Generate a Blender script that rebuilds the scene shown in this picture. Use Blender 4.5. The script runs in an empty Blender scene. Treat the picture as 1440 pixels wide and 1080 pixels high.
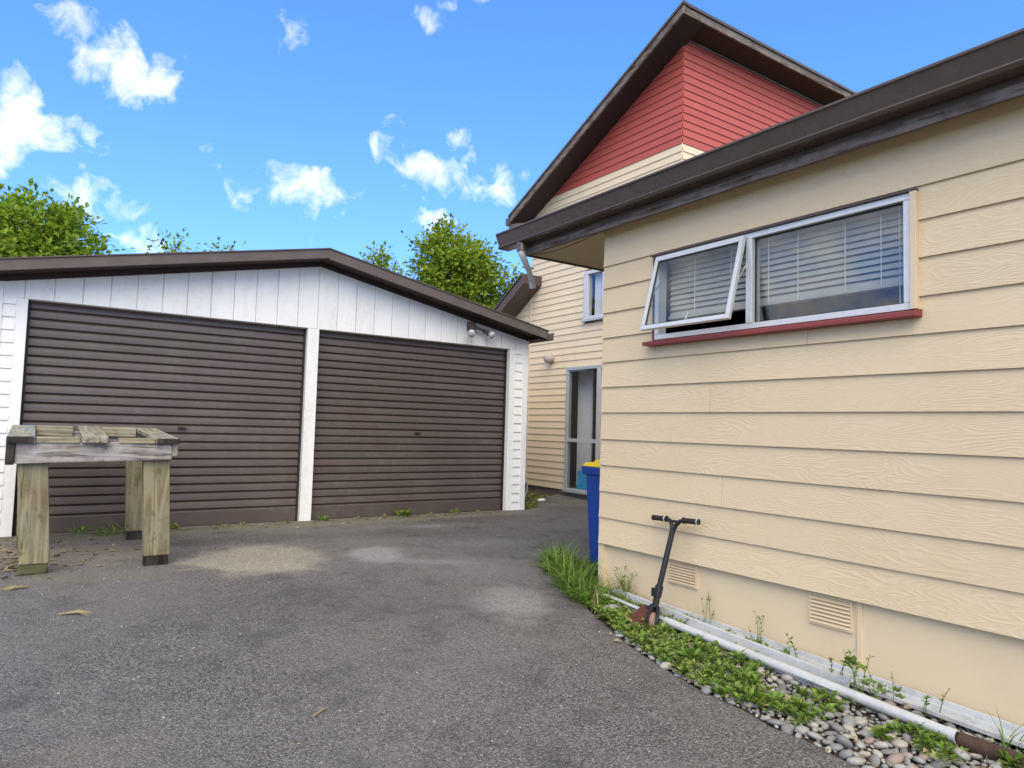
import bpy, bmesh, math, random
from mathutils import Vector, Matrix, noise as mnoise

scene = bpy.context.scene
C = scene.collection
R = math.radians
rnd = random.Random(7)

# ------------------------------------------------------------------ camera
CAM_H = 1.35
RIGHT = Vector((0.8260, -0.5630, 0.0280))
DOWN = Vector((0.0580, 0.0350, -0.9980))
FWD = Vector((0.5610, 0.8250, 0.0620)).normalized()
RIGHT = (RIGHT - FWD * RIGHT.dot(FWD)).normalized()
UP = RIGHT.cross(FWD).normalized()
cam_d = bpy.data.cameras.new("camera")
cam = bpy.data.objects.new("camera", cam_d)
C.objects.link(cam)
M3 = Matrix((RIGHT, UP, -FWD)).transposed()
cam.matrix_world = Matrix.Translation((0, 0, CAM_H)) @ M3.to_4x4()
cam_d.sensor_width = 36.0
cam_d.lens = 981.8 / 1440 * 36
cam_d.clip_start = 0.05
cam_d.clip_end = 2000
scene.camera = cam
scene.render.resolution_x = 1024
scene.render.resolution_y = 768

# ------------------------------------------------------------------ colour management
vs = scene.view_settings
vs.view_transform = 'Standard'
vs.look = 'None'
vs.gamma = 1.0
vs.use_curve_mapping = False
vs.exposure = 1.42

# ------------------------------------------------------------------ sun and sky
TO_SUN = Vector((-0.34, -0.60, 0.74)).normalized()
SUN_EL = math.asin(TO_SUN.z)
SUN_ROT = math.atan2(TO_SUN.x, TO_SUN.y)
sun_d = bpy.data.lights.new("sun", 'SUN')
sun_d.energy = 1.5
sun_d.angle = R(60)
sun_d.color = (1.0, 0.88, 0.60)
sun = bpy.data.objects.new("sun", sun_d)
C.objects.link(sun)
sun.rotation_euler = (-TO_SUN).to_track_quat('-Z', 'Y').to_euler()
sun.location = (0, 0, 30)


class NT:
    """small node helper"""
    def __init__(s, tree):
        s.t = tree
        s.n = tree.nodes
        s.l = tree.links

    def node(s, typ, **kw):
        n = s.n.new(typ)
        for k, v in kw.items():
            setattr(n, k, v)
        return n

    def put(s, sock, v):
        if hasattr(v, 'is_linked') or isinstance(v, bpy.types.NodeSocket):
            s.l.new(v, sock)
        else:
            sock.default_value = v

    def math(s, op, a, b=0.0, c=0.0, clamp=False):
        n = s.node('ShaderNodeMath', operation=op, use_clamp=clamp)
        s.put(n.inputs[0], a)
        s.put(n.inputs[1], b)
        s.put(n.inputs[2], c)
        return n.outputs[0]

    def vmath(s, op, a, b=(0, 0, 0), scale=None):
        n = s.node('ShaderNodeVectorMath', operation=op)
        s.put(n.inputs[0], a)
        s.put(n.inputs[1], b)
        if scale is not None:
            s.put(n.inputs['Scale'], scale)
        return n.outputs['Value'] if op in ('DOT_PRODUCT', 'LENGTH', 'DISTANCE') else n.outputs[0]

    def noise(s, vec, scale, detail=4.0, rough=0.55, dist=0.0, out='Fac'):
        n = s.node('ShaderNodeTexNoise')
        if vec is not None:
            s.l.new(vec, n.inputs['Vector'])
        n.inputs['Scale'].default_value = scale
        n.inputs['Detail'].default_value = detail
        n.inputs['Roughness'].default_value = rough
        n.inputs['Distortion'].default_value = dist
        return n.outputs[out]

    def voronoi(s, vec, scale, feature='F1', out='Distance', rand=1.0):
        n = s.node('ShaderNodeTexVoronoi', feature=feature)
        if vec is not None:
            s.l.new(vec, n.inputs['Vector'])
        n.inputs['Scale'].default_value = scale
        n.inputs['Randomness'].default_value = rand
        return n.outputs[out]

    def mapr(s, v, a, b, c=0.0, d=1.0, interp='LINEAR'):
        n = s.node('ShaderNodeMapRange', interpolation_type=interp, clamp=True)
        s.put(n.inputs['Value'], v)
        n.inputs['From Min'].default_value = a
        n.inputs['From Max'].default_value = b
        n.inputs['To Min'].default_value = c
        n.inputs['To Max'].default_value = d
        return n.outputs['Result']

    def mix(s, f, a, b, blend='MIX'):
        n = s.node('ShaderNodeMix', data_type='RGBA', blend_type=blend)
        s.put(n.inputs['Factor'], f)
        for i, v in ((6, a), (7, b)):
            if isinstance(v, (tuple, list)):
                v = (*v[:3], 1.0)
            s.put(n.inputs[i], v)
        return n.outputs[2]

    def scale(s, vec, sc):
        n = s.node('ShaderNodeVectorMath', operation='MULTIPLY')
        s.l.new(vec, n.inputs[0])
        n.inputs[1].default_value = sc
        return n.outputs[0]


world = bpy.data.worlds.new("World")
scene.world = world
world.use_nodes = True
wt = world.node_tree
wt.nodes.clear()
N = NT(wt)
out = N.node('ShaderNodeOutputWorld')
bg = N.node('ShaderNodeBackground')
bg.inputs['Strength'].default_value = 0.13
N.l.new(bg.outputs[0], out.inputs[0])
sky = N.node('ShaderNodeTexSky', sky_type='NISHITA')
sky.sun_disc = False
sky.sun_elevation = SUN_EL
sky.sun_rotation = SUN_ROT
sky.altitude = 50
sky.air_density = 0.9
sky.dust_density = 0.2
sky.ozone_density = 3.0
tc = N.node('ShaderNodeTexCoord')
dirv = N.vmath('NORMALIZE', tc.outputs['Generated'])
F_PX = 981.8


def px_dir(x, y):
    return (RIGHT * (x - 720) - UP * (y - 540) + FWD * F_PX).normalized()


# cloud puffs seen in the photograph, as directions in the sky: x, y, half-width, half-height, weight
puffs = [(128, 72, 62, 34, 1.0), (172, 112, 42, 30, .95), (228, 104, 26, 26, .75), (38, 190, 92, 52, 1.25), (30, 140, 40, 38, .9),
         (135, 283, 52, 22, 1.0), (428, 284, 78, 28, 1.1), (376, 268, 34, 20, .7), (620, 232, 62, 34, 1.05), (655, 205, 30, 26, .8), (672, 250, 48, 24, .95), (703, 272, 24, 15, .9),
         (533, 211, 30, 14, .85), (604, 303, 36, 15, .75), (292, 226, 34, 16, .6), (408, 40, 30, 20, .55),
         (598, 14, 20, 9, .4), (650, 2, 30, 10, .55), (185, 330, 44, 20, .7), (424, 337, 38, 14, .6), (-70, 110, 60, 40, 1.0), (-120, 260, 90, 40, 1.1),
         (560, 186, 26, 12, .45), (720, -90, 60, 26, .7)]
warpc = N.noise(dirv, 8.0, 3.0, .6, 0.0, 'Color')
warp = N.vmath('SCALE', N.vmath('SUBTRACT', warpc, (.5, .5, .5)), scale=0.10)
dw = N.vmath('ADD', dirv, warp)
sepw = N.node('ShaderNodeSeparateXYZ')
N.l.new(dw, sepw.inputs[0])
azel = N.node('ShaderNodeCombineXYZ')                   # azimuth and elevation of the (ruffled) direction
N.l.new(N.math('ARCTAN2', sepw.outputs['X'], sepw.outputs['Y']), azel.inputs[0])
N.l.new(N.math('ARCSINE', sepw.outputs['Z']), azel.inputs[1])
acc = None
for (x, y, w, h, wt_) in puffs:
    c = px_dir(x, y)
    az, el = math.atan2(c.x, c.y), math.asin(c.z)
    off_ax = 1.0 / (1 + ((x - 720) ** 2 + (y - 540) ** 2) / F_PX ** 2)
    sw, sh = 1.0 / (1.5 * w / F_PX * off_ax / math.cos(el)), 1.0 / (1.5 * h / F_PX * off_ax ** .5)
    n_ = N.node('ShaderNodeVectorMath', operation='MULTIPLY_ADD')
    N.l.new(azel.outputs[0], n_.inputs[0])
    n_.inputs[1].default_value = (sw, sh, 0)
    n_.inputs[2].default_value = (-az * sw, -el * sh, 0)
    d_ = N.vmath('DOT_PRODUCT', n_.outputs[0], n_.outputs[0])
    v = N.math('MULTIPLY_ADD', d_, -wt_, wt_)
    acc = N.math('MAXIMUM', v, 0.0 if acc is None else acc)
# cloud over the unseen sky, thickened to neutralise the blue light on the scene
sep = N.node('ShaderNodeSeparateXYZ')
N.l.new(dirv, sep.inputs[0])
zz = N.math('ADD', N.math('MAXIMUM', sep.outputs['Z'], 0.0), 0.18)
flat = N.vmath('DIVIDE', dirv, (1, 1, 1))
cmb = N.node('ShaderNodeCombineXYZ')
N.l.new(N.math('DIVIDE', sep.outputs['X'], zz), cmb.inputs[0])
N.l.new(N.math('DIVIDE', sep.outputs['Y'], zz), cmb.inputs[1])
gen = N.noise(cmb.outputs[0], 1.1, 6.0, .6, .3)
gen = N.mapr(gen, .36, .56, 0, 1.5, 'SMOOTHSTEP')
vd = px_dir(700, 150)
away = N.mapr(N.vmath('DOT_PRODUCT', dirv, tuple(vd)), .74, .5, 0, 1, 'SMOOTHSTEP')
acc = N.math('MAXIMUM', acc, N.math('MULTIPLY', gen, away))
det = N.noise(N.vmath('ADD', dirv, N.vmath('SCALE', warp, scale=.5)), 19.0, 9.0, .62, .35)
dens = N.math('ADD', acc, N.math('MULTIPLY', N.math('SUBTRACT', det, .575), 5.0))
dens = N.math('MULTIPLY', dens, N.mapr(acc, 0.0, .25))
dens = N.math('POWER', N.mapr(dens, .0, 1.8, 0, 1), 1.05)
skyc = N.mix(1.0, sky.outputs[0], (.47, .75, 1.04), 'MULTIPLY')
skyc = N.mix(1.0, skyc, N.mix(N.mapr(sep.outputs['Z'], .10, .55, 0, 1, 'SMOOTHSTEP'), (.88, .80, .95), (.98, 1.0, 1.0)), 'MULTIPLY')
full = N.mix(N.math('MULTIPLY', dens, .96), skyc, (5.75, 5.4, 4.95))
N.l.new(full, bg.inputs['Color'])

# ------------------------------------------------------------------ mesh helpers


class MB:
    def __init__(s):
        s.v = []
        s.f = []
        s.mi = None

    def add(s, vs_, fs):
        o = len(s.v)
        s.v += [tuple(p) for p in vs_]
        s.f += [tuple(i + o for i in f) for f in fs]
        return s

    def box(s, x0, x1, y0, y1, z0, z1):
        vs_ = [(x, y, z) for z in (z0, z1) for y in (y0, y1) for x in (x0, x1)]
        return s.add(vs_, [(0, 2, 3, 1), (4, 5, 7, 6), (0, 1, 5, 4), (2, 6, 7, 3), (0, 4, 6, 2), (1, 3, 7, 5)])

    def prism(s, prof, axis, a0, a1):
        """2D profile extruded along an axis: x -> (y,z), y -> (x,z), z -> (x,y)"""
        n = len(prof)

        def mk(p, a):
            return {'x': (a, p[0], p[1]), 'y': (p[0], a, p[1]), 'z': (p[0], p[1], a)}[axis]
        vs_ = [mk(p, a0) for p in prof] + [mk(p, a1) for p in prof]
        fs = [tuple(range(n - 1, -1, -1)), tuple(range(n, 2 * n))]
        fs += [(i, (i + 1) % n, n + (i + 1) % n, n + i) for i in range(n)]
        return s.add(vs_, fs)

    def hexa(s, p):
        """8 corners, bottom 4 then top 4, each in ring order"""
        return s.add(p, [(3, 2, 1, 0), (4, 5, 6, 7), (0, 1, 5, 4), (1, 2, 6, 5), (2, 3, 7, 6), (3, 0, 4, 7)])

    def tube(s, pts, rad, n=10, cap=True):
        pts = [Vector(p) for p in pts]
        rads = rad if isinstance(rad, (list, tuple)) else [rad] * len(pts)
        vs_ = []
        prev = None
        for i, p in enumerate(pts):
            d = (pts[min(i + 1, len(pts) - 1)] - pts[max(i - 1, 0)]).normalized()
            if prev is None:
                ref = Vector((0, 0, 1)) if abs(d.z) < .9 else Vector((1, 0, 0))
                a = d.cross(ref).normalized()
            else:
                a = (prev - d * prev.dot(d)).normalized()
            prev = a
            b = d.cross(a)
            for k in range(n):
                t = 2 * math.pi * k / n
                vs_.append(p + (a * math.cos(t) + b * math.sin(t)) * rads[i])
        fs = []
        for i in range(len(pts) - 1):
            for k in range(n):
                fs.append((i * n + k, i * n + (k + 1) % n, (i + 1) * n + (k + 1) % n, (i + 1) * n + k))
        if cap:
            fs.append(tuple(range(n - 1, -1, -1)))
            fs.append(tuple((len(pts) - 1) * n + k for k in range(n)))
        return s.add(vs_, fs)

    def lathe(s, c, axis, prof, n=20):
        """profile of (radius, along) round an axis through c"""
        c = Vector(c)
        axis = Vector(axis).normalized()
        ref = Vector((0, 0, 1)) if abs(axis.z) < .9 else Vector((1, 0, 0))
        a = axis.cross(ref).normalized()
        b = axis.cross(a)
        vs_ = []
        for (r, h) in prof:
            for k in range(n):
                t = 2 * math.pi * k / n
                vs_.append(c + axis * h + (a * math.cos(t) + b * math.sin(t)) * max(r, 1e-4))
        m = len(prof)
        fs = [(i * n + k, i * n + (k + 1) % n, (i + 1) * n + (k + 1) % n, (i + 1) * n + k) for i in range(m - 1) for k in range(n)]
        fs.append(tuple(range(n - 1, -1, -1)))
        fs.append(tuple((m - 1) * n + k for k in range(n)))
        return s.add(vs_, fs)

    def build(s, name, mat, parent=None, smooth=False, bevel=0.0, fixn=True, kind=None):
        root = parent
        while root is not None and root.parent is not None:
            root = root.parent
        off = Vector(root.location) if root is not None else Vector((0, 0, 0))
        me = bpy.data.meshes.new(name)
        me.from_pydata([(p[0] - off.x, p[1] - off.y, p[2] - off.z) for p in s.v], [], s.f)
        if fixn:
            bm = bmesh.new()
            bm.from_mesh(me)
            bmesh.ops.recalc_face_normals(bm, faces=bm.faces)
            bm.to_mesh(me)
            bm.free()
        if smooth:
            for p in me.polygons:
                p.use_smooth = True
            if smooth == 'auto':
                me.set_sharp_from_angle(angle=R(38))
        me.materials.append(mat)
        o = bpy.data.objects.new(name, me)
        C.objects.link(o)
        if parent is not None:
            o.parent = parent
        if bevel:
            md = o.modifiers.new("bevel", 'BEVEL')
            md.width = bevel
            md.segments = 2
            md.limit_method = 'ANGLE'
            md.angle_limit = R(35)
        if kind:
            o["kind"] = kind
        return o


def tag(o, label, cat, group=None):
    o["label"] = label
    o["category"] = cat
    if group:
        o["group"] = group
    return o


def thing(name, label, cat, loc=(0, 0, 0), group=None):
    o = bpy.data.objects.new(name, None)
    C.objects.link(o)
    o.location = loc
    o.empty_display_size = .2
    return tag(o, label, cat, group)


def structure(o):
    o["kind"] = "structure"
    return o


SLOPE = 0.03


def gz(x, y):
    """height of the ground: it rises gently from the camera to the garage"""
    return SLOPE * max(-25.0, min(y, 13.0))


# ------------------------------------------------------------------ materials
def new_mat(name):
    m = bpy.data.materials.new(name)
    m.use_nodes = True
    t = m.node_tree
    t.nodes.clear()
    n = NT(t)
    o = n.node('ShaderNodeOutputMaterial')
    b = n.node('ShaderNodeBsdfPrincipled')
    n.l.new(b.outputs[0], o.inputs[0])
    return m, n, b


def bump(n, b, h, strength=.5, dist=.01):
    bn = n.node('ShaderNodeBump')
    bn.inputs['Strength'].default_value = strength
    bn.inputs['Distance'].default_value = dist
    n.l.new(h, bn.inputs['Height'])
    n.l.new(bn.outputs[0], b.inputs['Normal'])


def coords(n):
    g = n.node('ShaderNodeNewGeometry')
    return g.outputs['Position']


def orand(n):
    return n.node('ShaderNodeObjectInfo').outputs['Random']


def painted(name, col, rough=.5, dirt=(.2, .17, .13), dirt_amt=.25, var=.06, dirt_scale=3.0, streak=(1, 1, .25), spec=.35, bump_s=.12, fine=90.0):
    m, n, b = new_mat(name)
    p = coords(n)
    d1 = n.noise(n.scale(p, streak), dirt_scale, 6, .65)
    d2 = n.noise(p, dirt_scale * 9, 4, .6)
    dm = n.math('MULTIPLY', n.mapr(d1, .46, .78), n.mapr(d2, .3, .7))
    r = orand(n)
    c = n.mix(n.mapr(r, 0, 1, 0, 1), tuple(x * (1 - var) for x in col), tuple(min(1, x * (1 + var)) for x in col))
    c = n.mix(n.math('MULTIPLY', dm, dirt_amt), c, dirt)
    n.l.new(c, b.inputs['Base Color'])
    n.put(b.inputs['Roughness'], n.mapr(d2, .2, .8, max(.05, rough - .1), min(1, rough + .12)))
    b.inputs['Specular IOR Level'].default_value = spec
    bump(n, b, n.noise(p, fine, 4, .6), bump_s, .004)
    return m


def embossed(name, col, axis=1):
    """fibre-cement plank with pressed wood grain running along one axis"""
    m, n, b = new_mat(name)
    p = coords(n)
    r = orand(n)
    off = n.node('ShaderNodeCombineXYZ')
    n.l.new(n.math('MULTIPLY', r, 71.0), off.inputs[0])
    n.l.new(n.math('MULTIPLY', r, 37.0), off.inputs[2])
    sc = [0.0, 0.0, 7.0]
    sc[axis] = 1.25
    q = n.vmath('ADD', n.scale(p, tuple(sc)), off.outputs[0])
    base = n.noise(q, 1.15, 2.0, .45, .25)
    band = n.math('SINE', n.math('MULTIPLY', base, 145.0))
    band = n.mapr(band, -.2, 1.0, 0, 1, 'SMOOTHSTEP')
    patch = n.mapr(n.noise(n.vmath('ADD', n.scale(p, (1, 1, 2.2)), off.outputs[0]), 1.8, 2, .5), .36, .6)
    fib = n.noise(n.scale(p, (8, 8, 120)) if axis == 1 else p, 1.6, 3, .6)
    h = n.math('ADD', n.math('MULTIPLY', band, n.math('ADD', n.math('MULTIPLY', patch, .7), .15)), n.math('MULTIPLY', fib, .35))
    d1 = n.noise(n.scale(p, (1, 1, .5)), 2.2, 6, .6)
    d2 = n.noise(p, 26.0, 4, .6)
    c = n.mix(r, tuple(x * .965 for x in col), tuple(x * 1.03 for x in col))
    c = n.mix(n.math('MULTIPLY', n.mapr(d1, .45, .8), .22), c, tuple(x * y for x, y in zip(col, (.78, .72, .62))))
    c = n.mix(n.math('MULTIPLY', n.mapr(d2, .55, .8), .10), c, (.25, .2, .13))
    c = n.mix(n.math('MULTIPLY', n.math('SUBTRACT', 1.0, band), .06), c, tuple(x * .55 for x in col))
    n.l.new(c, b.inputs['Base Color'])
    b.inputs['Roughness'].default_value = .55
    b.inputs['Specular IOR Level'].default_value = .3
    bump(n, b, h, .33, .003)
    return m


def timber(name, col, dark, axis=2, grey=None, grey_amt=.0, contrast=1.0):
    """weathered wood, grain along an axis of the world"""
    m, n, b = new_mat(name)
    p = coords(n)
    r = orand(n)
    off = n.node('ShaderNodeCombineXYZ')
    for i in range(3):
        n.l.new(n.math('MULTIPLY', r, 13.0 + 9 * i), off.inputs[i])
    sc = [14.0, 14.0, 14.0]
    sc[axis] = 1.0
    q = n.vmath('ADD', n.scale(p, tuple(sc)), off.outputs[0])
    g1 = n.noise(q, 1.0, 5, .62, .6)
    rings = n.math('SINE', n.math('MULTIPLY', n.noise(q, .45, 2, .5, .4), 46.0))
    sc2 = [90.0, 90.0, 90.0]
    sc2[axis] = 3.0
    fib = n.noise(n.scale(p, tuple(sc2)), 1.0, 3, .6)
    t = n.math('ADD', n.math('MULTIPLY', n.mapr(rings, -1, 1), .45), n.math('MULTIPLY', g1, .6))
    c = n.mix(n.mapr(t, .25, .85), dark, col)
    if grey:
        blot = n.noise(n.vmath('ADD', p, off.outputs[0]), 5.0, 6, .68)
        c = n.mix(n.math('MULTIPLY', n.mapr(blot, .42, .62), grey_amt), c, grey)
    stain = n.noise(n.vmath('ADD', p, off.outputs[0]), 9.0, 6, .7)
    c = n.mix(n.math('MULTIPLY', n.mapr(stain, .56, .72), .55 * contrast), c, tuple(x * .3 for x in dark))
    crack = n.mapr(n.noise(q, 2.3, 3, .5, .2), .62, .66)
    c = n.mix(n.math('MULTIPLY', crack, .5), c, tuple(x * .25 for x in dark))
    n.l.new(c, b.inputs['Base Color'])
    b.inputs['Roughness'].default_value = .85
    b.inputs['Specular IOR Level'].default_value = .15
    bump(n, b, n.math('SUBTRACT', n.math('ADD', fib, n.math('MULTIPLY', rings, .25)), crack), .7, .006)
    return m


def simple(name, col, rough=.5, metal=0.0, var=.0, nscale=30.0, namt=.0, bump_s=0.0, spec=.4):
    m, n, b = new_mat(name)
    c = (*col, 1.0)
    p = coords(n)
    nz = n.noise(p, nscale, 5, .6)
    if var or namt:
        cc = n.mix(orand(n), tuple(x * (1 - var) for x in col), tuple(min(1, x * (1 + var)) for x in col))
        cc = n.mix(n.math('MULTIPLY', n.mapr(nz, .35, .75), namt), cc, tuple(x * .35 for x in col))
        n.l.new(cc, b.inputs['Base Color'])
    else:
        b.inputs['Base Color'].default_value = c
    n.put(b.inputs['Roughness'], n.mapr(nz, .25, .8, max(.04, rough - .08), min(1, rough + .12)))
    b.inputs['Metallic'].default_value = metal
    b.inputs['Specular IOR Level'].default_value = spec
    if bump_s:
        bump(n, b, nz, bump_s, .005)
    return m


def leaf_mat(name, cols, trans=.35, rough=.45):
    m = bpy.data.materials.new(name)
    m.use_nodes = True
    t = m.node_tree
    t.nodes.clear()
    n = NT(t)
    o = n.node('ShaderNodeOutputMaterial')
    b = n.node('ShaderNodeBsdfPrincipled')
    tr = n.node('ShaderNodeBsdfTranslucent')
    mx = n.node('ShaderNodeMixShader')
    mx.inputs[0].default_value = trans
    g = n.node('ShaderNodeNewGeometry')
    ri = g.outputs['Random Per Island']
    big = n.noise(g.outputs['Position'], 2.2, 3, .5)
    v = n.math('ADD', n.math('MULTIPLY', ri, .65), n.math('MULTIPLY', big, .35))
    c = n.mix(n.mapr(v, .15, .55), cols[0], cols[1])
    c = n.mix(n.mapr(v, .55, .9), c, cols[2])
    n.l.new(c, b.inputs['Base Color'])
    n.l.new(c, tr.inputs['Color'])
    b.inputs['Roughness'].default_value = rough
    b.inputs['Specular IOR Level'].default_value = .35
    n.l.new(b.outputs[0], mx.inputs[1])
    n.l.new(tr.outputs[0], mx.inputs[2])
    n.l.new(mx.outputs[0], o.inputs[0])
    return m


def glass_mat(name, tint=(.9, .92, .92), extra=.02):
    m = bpy.data.materials.new(name)
    m.use_nodes = True
    t = m.node_tree
    t.nodes.clear()
    n = NT(t)
    o = n.node('ShaderNodeOutputMaterial')
    tr = n.node('ShaderNodeBsdfTransparent')
    tr.inputs[0].default_value = (*tint, 1)
    gl = n.node('ShaderNodeBsdfGlossy')
    gl.inputs['Roughness'].default_value = .015
    lw = n.node('ShaderNodeLayerWeight')
    lw.inputs[0].default_value = .5
    sch = n.math('MULTIPLY_ADD', n.math('POWER', lw.outputs['Facing'], 5.0), .9, .035)
    p = n.node('ShaderNodeNewGeometry').outputs['Position']
    bn = n.node('ShaderNodeBump')
    bn.inputs['Strength'].default_value = .01
    bn.inputs['Distance'].default_value = .02
    n.l.new(n.noise(p, 2.2, 2, .5), bn.inputs['Height'])
    n.l.new(bn.outputs[0], gl.inputs['Normal'])
    mx = n.node('ShaderNodeMixShader')
    n.l.new(n.math('ADD', sch, extra, clamp=True), mx.inputs[0])
    n.l.new(tr.outputs[0], mx.inputs[1])
    n.l.new(gl.outputs[0], mx.inputs[2])
    n.l.new(mx.outputs[0], o.inputs[0])
    return m


def asphalt_mat():
    m, n, b = new_mat('asphalt')
    p = coords(n)
    pert = n.vmath('SCALE', n.vmath('SUBTRACT', n.noise(p, 40, 3, .6, 0, 'Color'), (.5, .5, .5)), scale=.012)
    q = n.vmath('ADD', n.scale(p, (1, 1, 1)), pert)
    cellc = n.voronoi(q, 135, 'F1', 'Color')
    cd = n.voronoi(q, 135, 'F1', 'Distance')
    cell2 = n.voronoi(q, 270, 'F1', 'Color')
    s1 = n.node('ShaderNodeSeparateColor')
    n.l.new(cellc, s1.inputs[0])
    s2 = n.node('ShaderNodeSeparateColor')
    n.l.new(cell2, s2.inputs[0])
    big = n.noise(p, .55, 5, .6)
    med = n.noise(p, 3.2, 6, .66)
    c = n.mix(n.mapr(s1.outputs[0], .1, .95), (.062, .055, .051), (.285, .262, .245))
    c = n.mix(n.mapr(s1.outputs[1], .95, .98), c, (.40, .38, .36))
    c = n.mix(n.math('MULTIPLY', n.mapr(s2.outputs[0], .62, .95), .5), c, (.215, .205, .205))
    c = n.mix(n.math('MULTIPLY', n.mapr(s2.outputs[1], .75, 1.0), .45), c, (.022, .02, .022))
    c = n.mix(n.math('MULTIPLY', n.mapr(cd, .35, .75), .55), c, (.028, .026, .028))
    c = n.mix(n.math('MULTIPLY', n.mapr(big, .40, .62), .5), c, (.185, .17, .158))
    c = n.mix(n.math('MULTIPLY', n.mapr(med, .50, .70), .55), c, (.050, .047, .045))
    # worn and sandy stains, each at its own spot on the drive
    sepp = n.node('ShaderNodeSeparateXYZ')
    n.l.new(p, sepp.inputs[0])
    wob = n.math('MULTIPLY', n.math('SUBTRACT', n.noise(p, 3.4, 7, .72), .5), 2.3)
    grit = n.mapr(n.noise(p, 60, 4, .7), .40, .60)

    def spot(x, y, rx, ry, ang, col, amt, soft=.7):
        nonlocal c
        ca, sa = math.cos(ang), math.sin(ang)
        dx = n.math('SUBTRACT', sepp.outputs[0], x)
        dy = n.math('SUBTRACT', sepp.outputs[1], y)
        u = n.math('DIVIDE', n.math('ADD', n.math('MULTIPLY', dx, ca), n.math('MULTIPLY', dy, sa)), rx)
        v = n.math('DIVIDE', n.math('SUBTRACT', n.math('MULTIPLY', dy, ca), n.math('MULTIPLY', dx, sa)), ry)
        d = n.math('SQRT', n.math('ADD', n.math('MULTIPLY', u, u), n.math('MULTIPLY', v, v)))
        mk = n.mapr(n.math('ADD', d, n.math('MULTIPLY', wob, .75)), 1.0 + soft * .3, 1.0 - soft, 0, 1, 'SMOOTHSTEP')
        mk = n.math('MULTIPLY', mk, n.math('ADD', n.math('MULTIPLY', grit, .78), .22))
        c = n.mix(n.math('MULTIPLY', mk, amt), c, col)
    spot(1.62, 6.05, .62, .62, -.5, (.38, .335, .255), 1.0, .45)
    spot(1.55, 5.75, .55, .20, -.45, (.42, .375, .27), .55, .5)
    spot(2.56, 5.85, .30, .34, -.4, (.35, .335, .325), .9, .6)
    spot(2.95, 5.35, .55, .12, -.5, (.30, .29, .29), .5, .6)
    spot(2.82, 4.05, .32, .50, -.5, (.34, .335, .32), .9, .8)
    spot(3.9, 5.9, .6, .25, -.3, (.25, .24, .24), .5, .8)
    spot(3.7, 7.0, .35, .12, -.1, (.31, .30, .31), .55, .7)
    spot(.35, 6.75, .75, .42, -.1, (.30, .25, .195), .85, .6)
    spot(-.5, 6.9, .75, .6, 0, (.24, .18, .12), .9, .6)
    spot(.5, 5.9, .6, .3, -.2, (.24, .215, .17), .55, .8)
    spot(2.6, 7.5, 3.6, .17, .012, (.20, .185, .13), .75, .6)
    spot(2.2, 7.62, 3.6, .08, .012, (.13, .14, .055), .7, .6)
    spot(4.4, 7.25, 1.1, .18, 0, (.035, .034, .03), .55, .8)
    spot(3.4, 6.6, .9, .3, -.2, (.035, .04, .036), .45, .8)
    spot(6.0, 7.4, .8, .6, 0, (.035, .033, .034), .5, .8)
    spot(.1, 3.0, .35, .2, .4, (.20, .13, .09), .3, .9)
    spot(.55, 6.45, .5, .3, 0, (.36, .31, .24), .6, .8)
    spot(3.2, 5.0, .7, .5, -.6, (.27, .26, .245), .45, .9)
    spot(2.0, 6.9, 1.6, .25, -.05, (.05, .046, .04), .5, .8)
    spot(1.7, 4.6, 1.3, .5, -.4, (.055, .05, .048), .35, .9)
    spot(2.0, 3.2, .8, .45, .5, (.27, .25, .235), .3, .9)
    spot(.6, 2.2, .9, .4, .2, (.27, .25, .235), .25, .9)
    # dry fine rubbish close to the planted edge
    n.l.new(c, b.inputs['Base Color'])
    n.put(b.inputs['Roughness'], n.mapr(s1.outputs[2], 0, 1, .68, .95))
    b.inputs['Specular IOR Level'].default_value = .3
    h = n.math('ADD', n.math('MULTIPLY', n.math('SUBTRACT', 1.0, cd), .8), n.math('MULTIPLY', s2.outputs[0], .35))
    h = n.math('ADD', h, n.math('MULTIPLY', med, 1.2))
    bump(n, b, h, .85, .007)
    return m


M = {}
M['asphalt'] = asphalt_mat()
M['soil'] = simple('soil', (.085, .062, .042), .95, 0, 0, 18, .6, .8, .1)
M['lawn'] = simple('rough_ground', (.075, .10, .035), .95, 0, 0, 6, .6, .8, .1)
M['plank'] = embossed('cream_plank', (.69, .54, .342))
M['cream'] = painted('cream_paint', (.69, .54, .342), .55, (.28, .2, .12), .22, .02, 2.0)
M['cream2'] = painted('pale_cream_board', (.75, .60, .41), .5, (.33, .26, .17), .3, .035, 2.5)
M['red'] = painted('red_board', (.45, .088, .065), .5, (.2, .05, .04), .3, .05, 4.0)
M['redsill'] = painted('red_sill', (.24, .045, .038), .45, (.1, .03, .03), .3, .04, 6.0)
M['white'] = painted('white_paint', (.80, .775, .735), .5, (.40, .38, .32), .55, .025, 2.4, (1.6, 1.6, .35))
M['brown'] = painted('dark_brown_paint', (.088, .062, .052), .5, (.17, .145, .12), .5, .05, 3.0, (1, 1, 1))
M['brownroof'] = painted('brown_roof_steel', (.098, .074, .063), .55, (.2, .185, .165), .6, .03, 3.5, (1, 1, 1))
M['gutter'] = painted('gutter_steel', (.080, .056, .046), .26, (.12, .10, .088), .3, .03, 1.5, (1, .3, 1), .5, .03, 30)
M['soffitdark'] = painted('dark_soffit', (.045, .028, .026), .7, (.03, .02, .02), .3, .03, 3.0)
M['barge'] = timber('weathered_barge', (.21, .165, .135), (.10, .072, .06), 1, (.27, .235, .205), .6)
M['bargex'] = timber('weathered_barge_front', (.21, .165, .135), (.10, .072, .06), 0, (.27, .235, .205), .6)
M['soffit'] = painted('tan_soffit', (.60, .47, .29), .6, (.3, .2, .12), .25, .02, 2.0)
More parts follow.
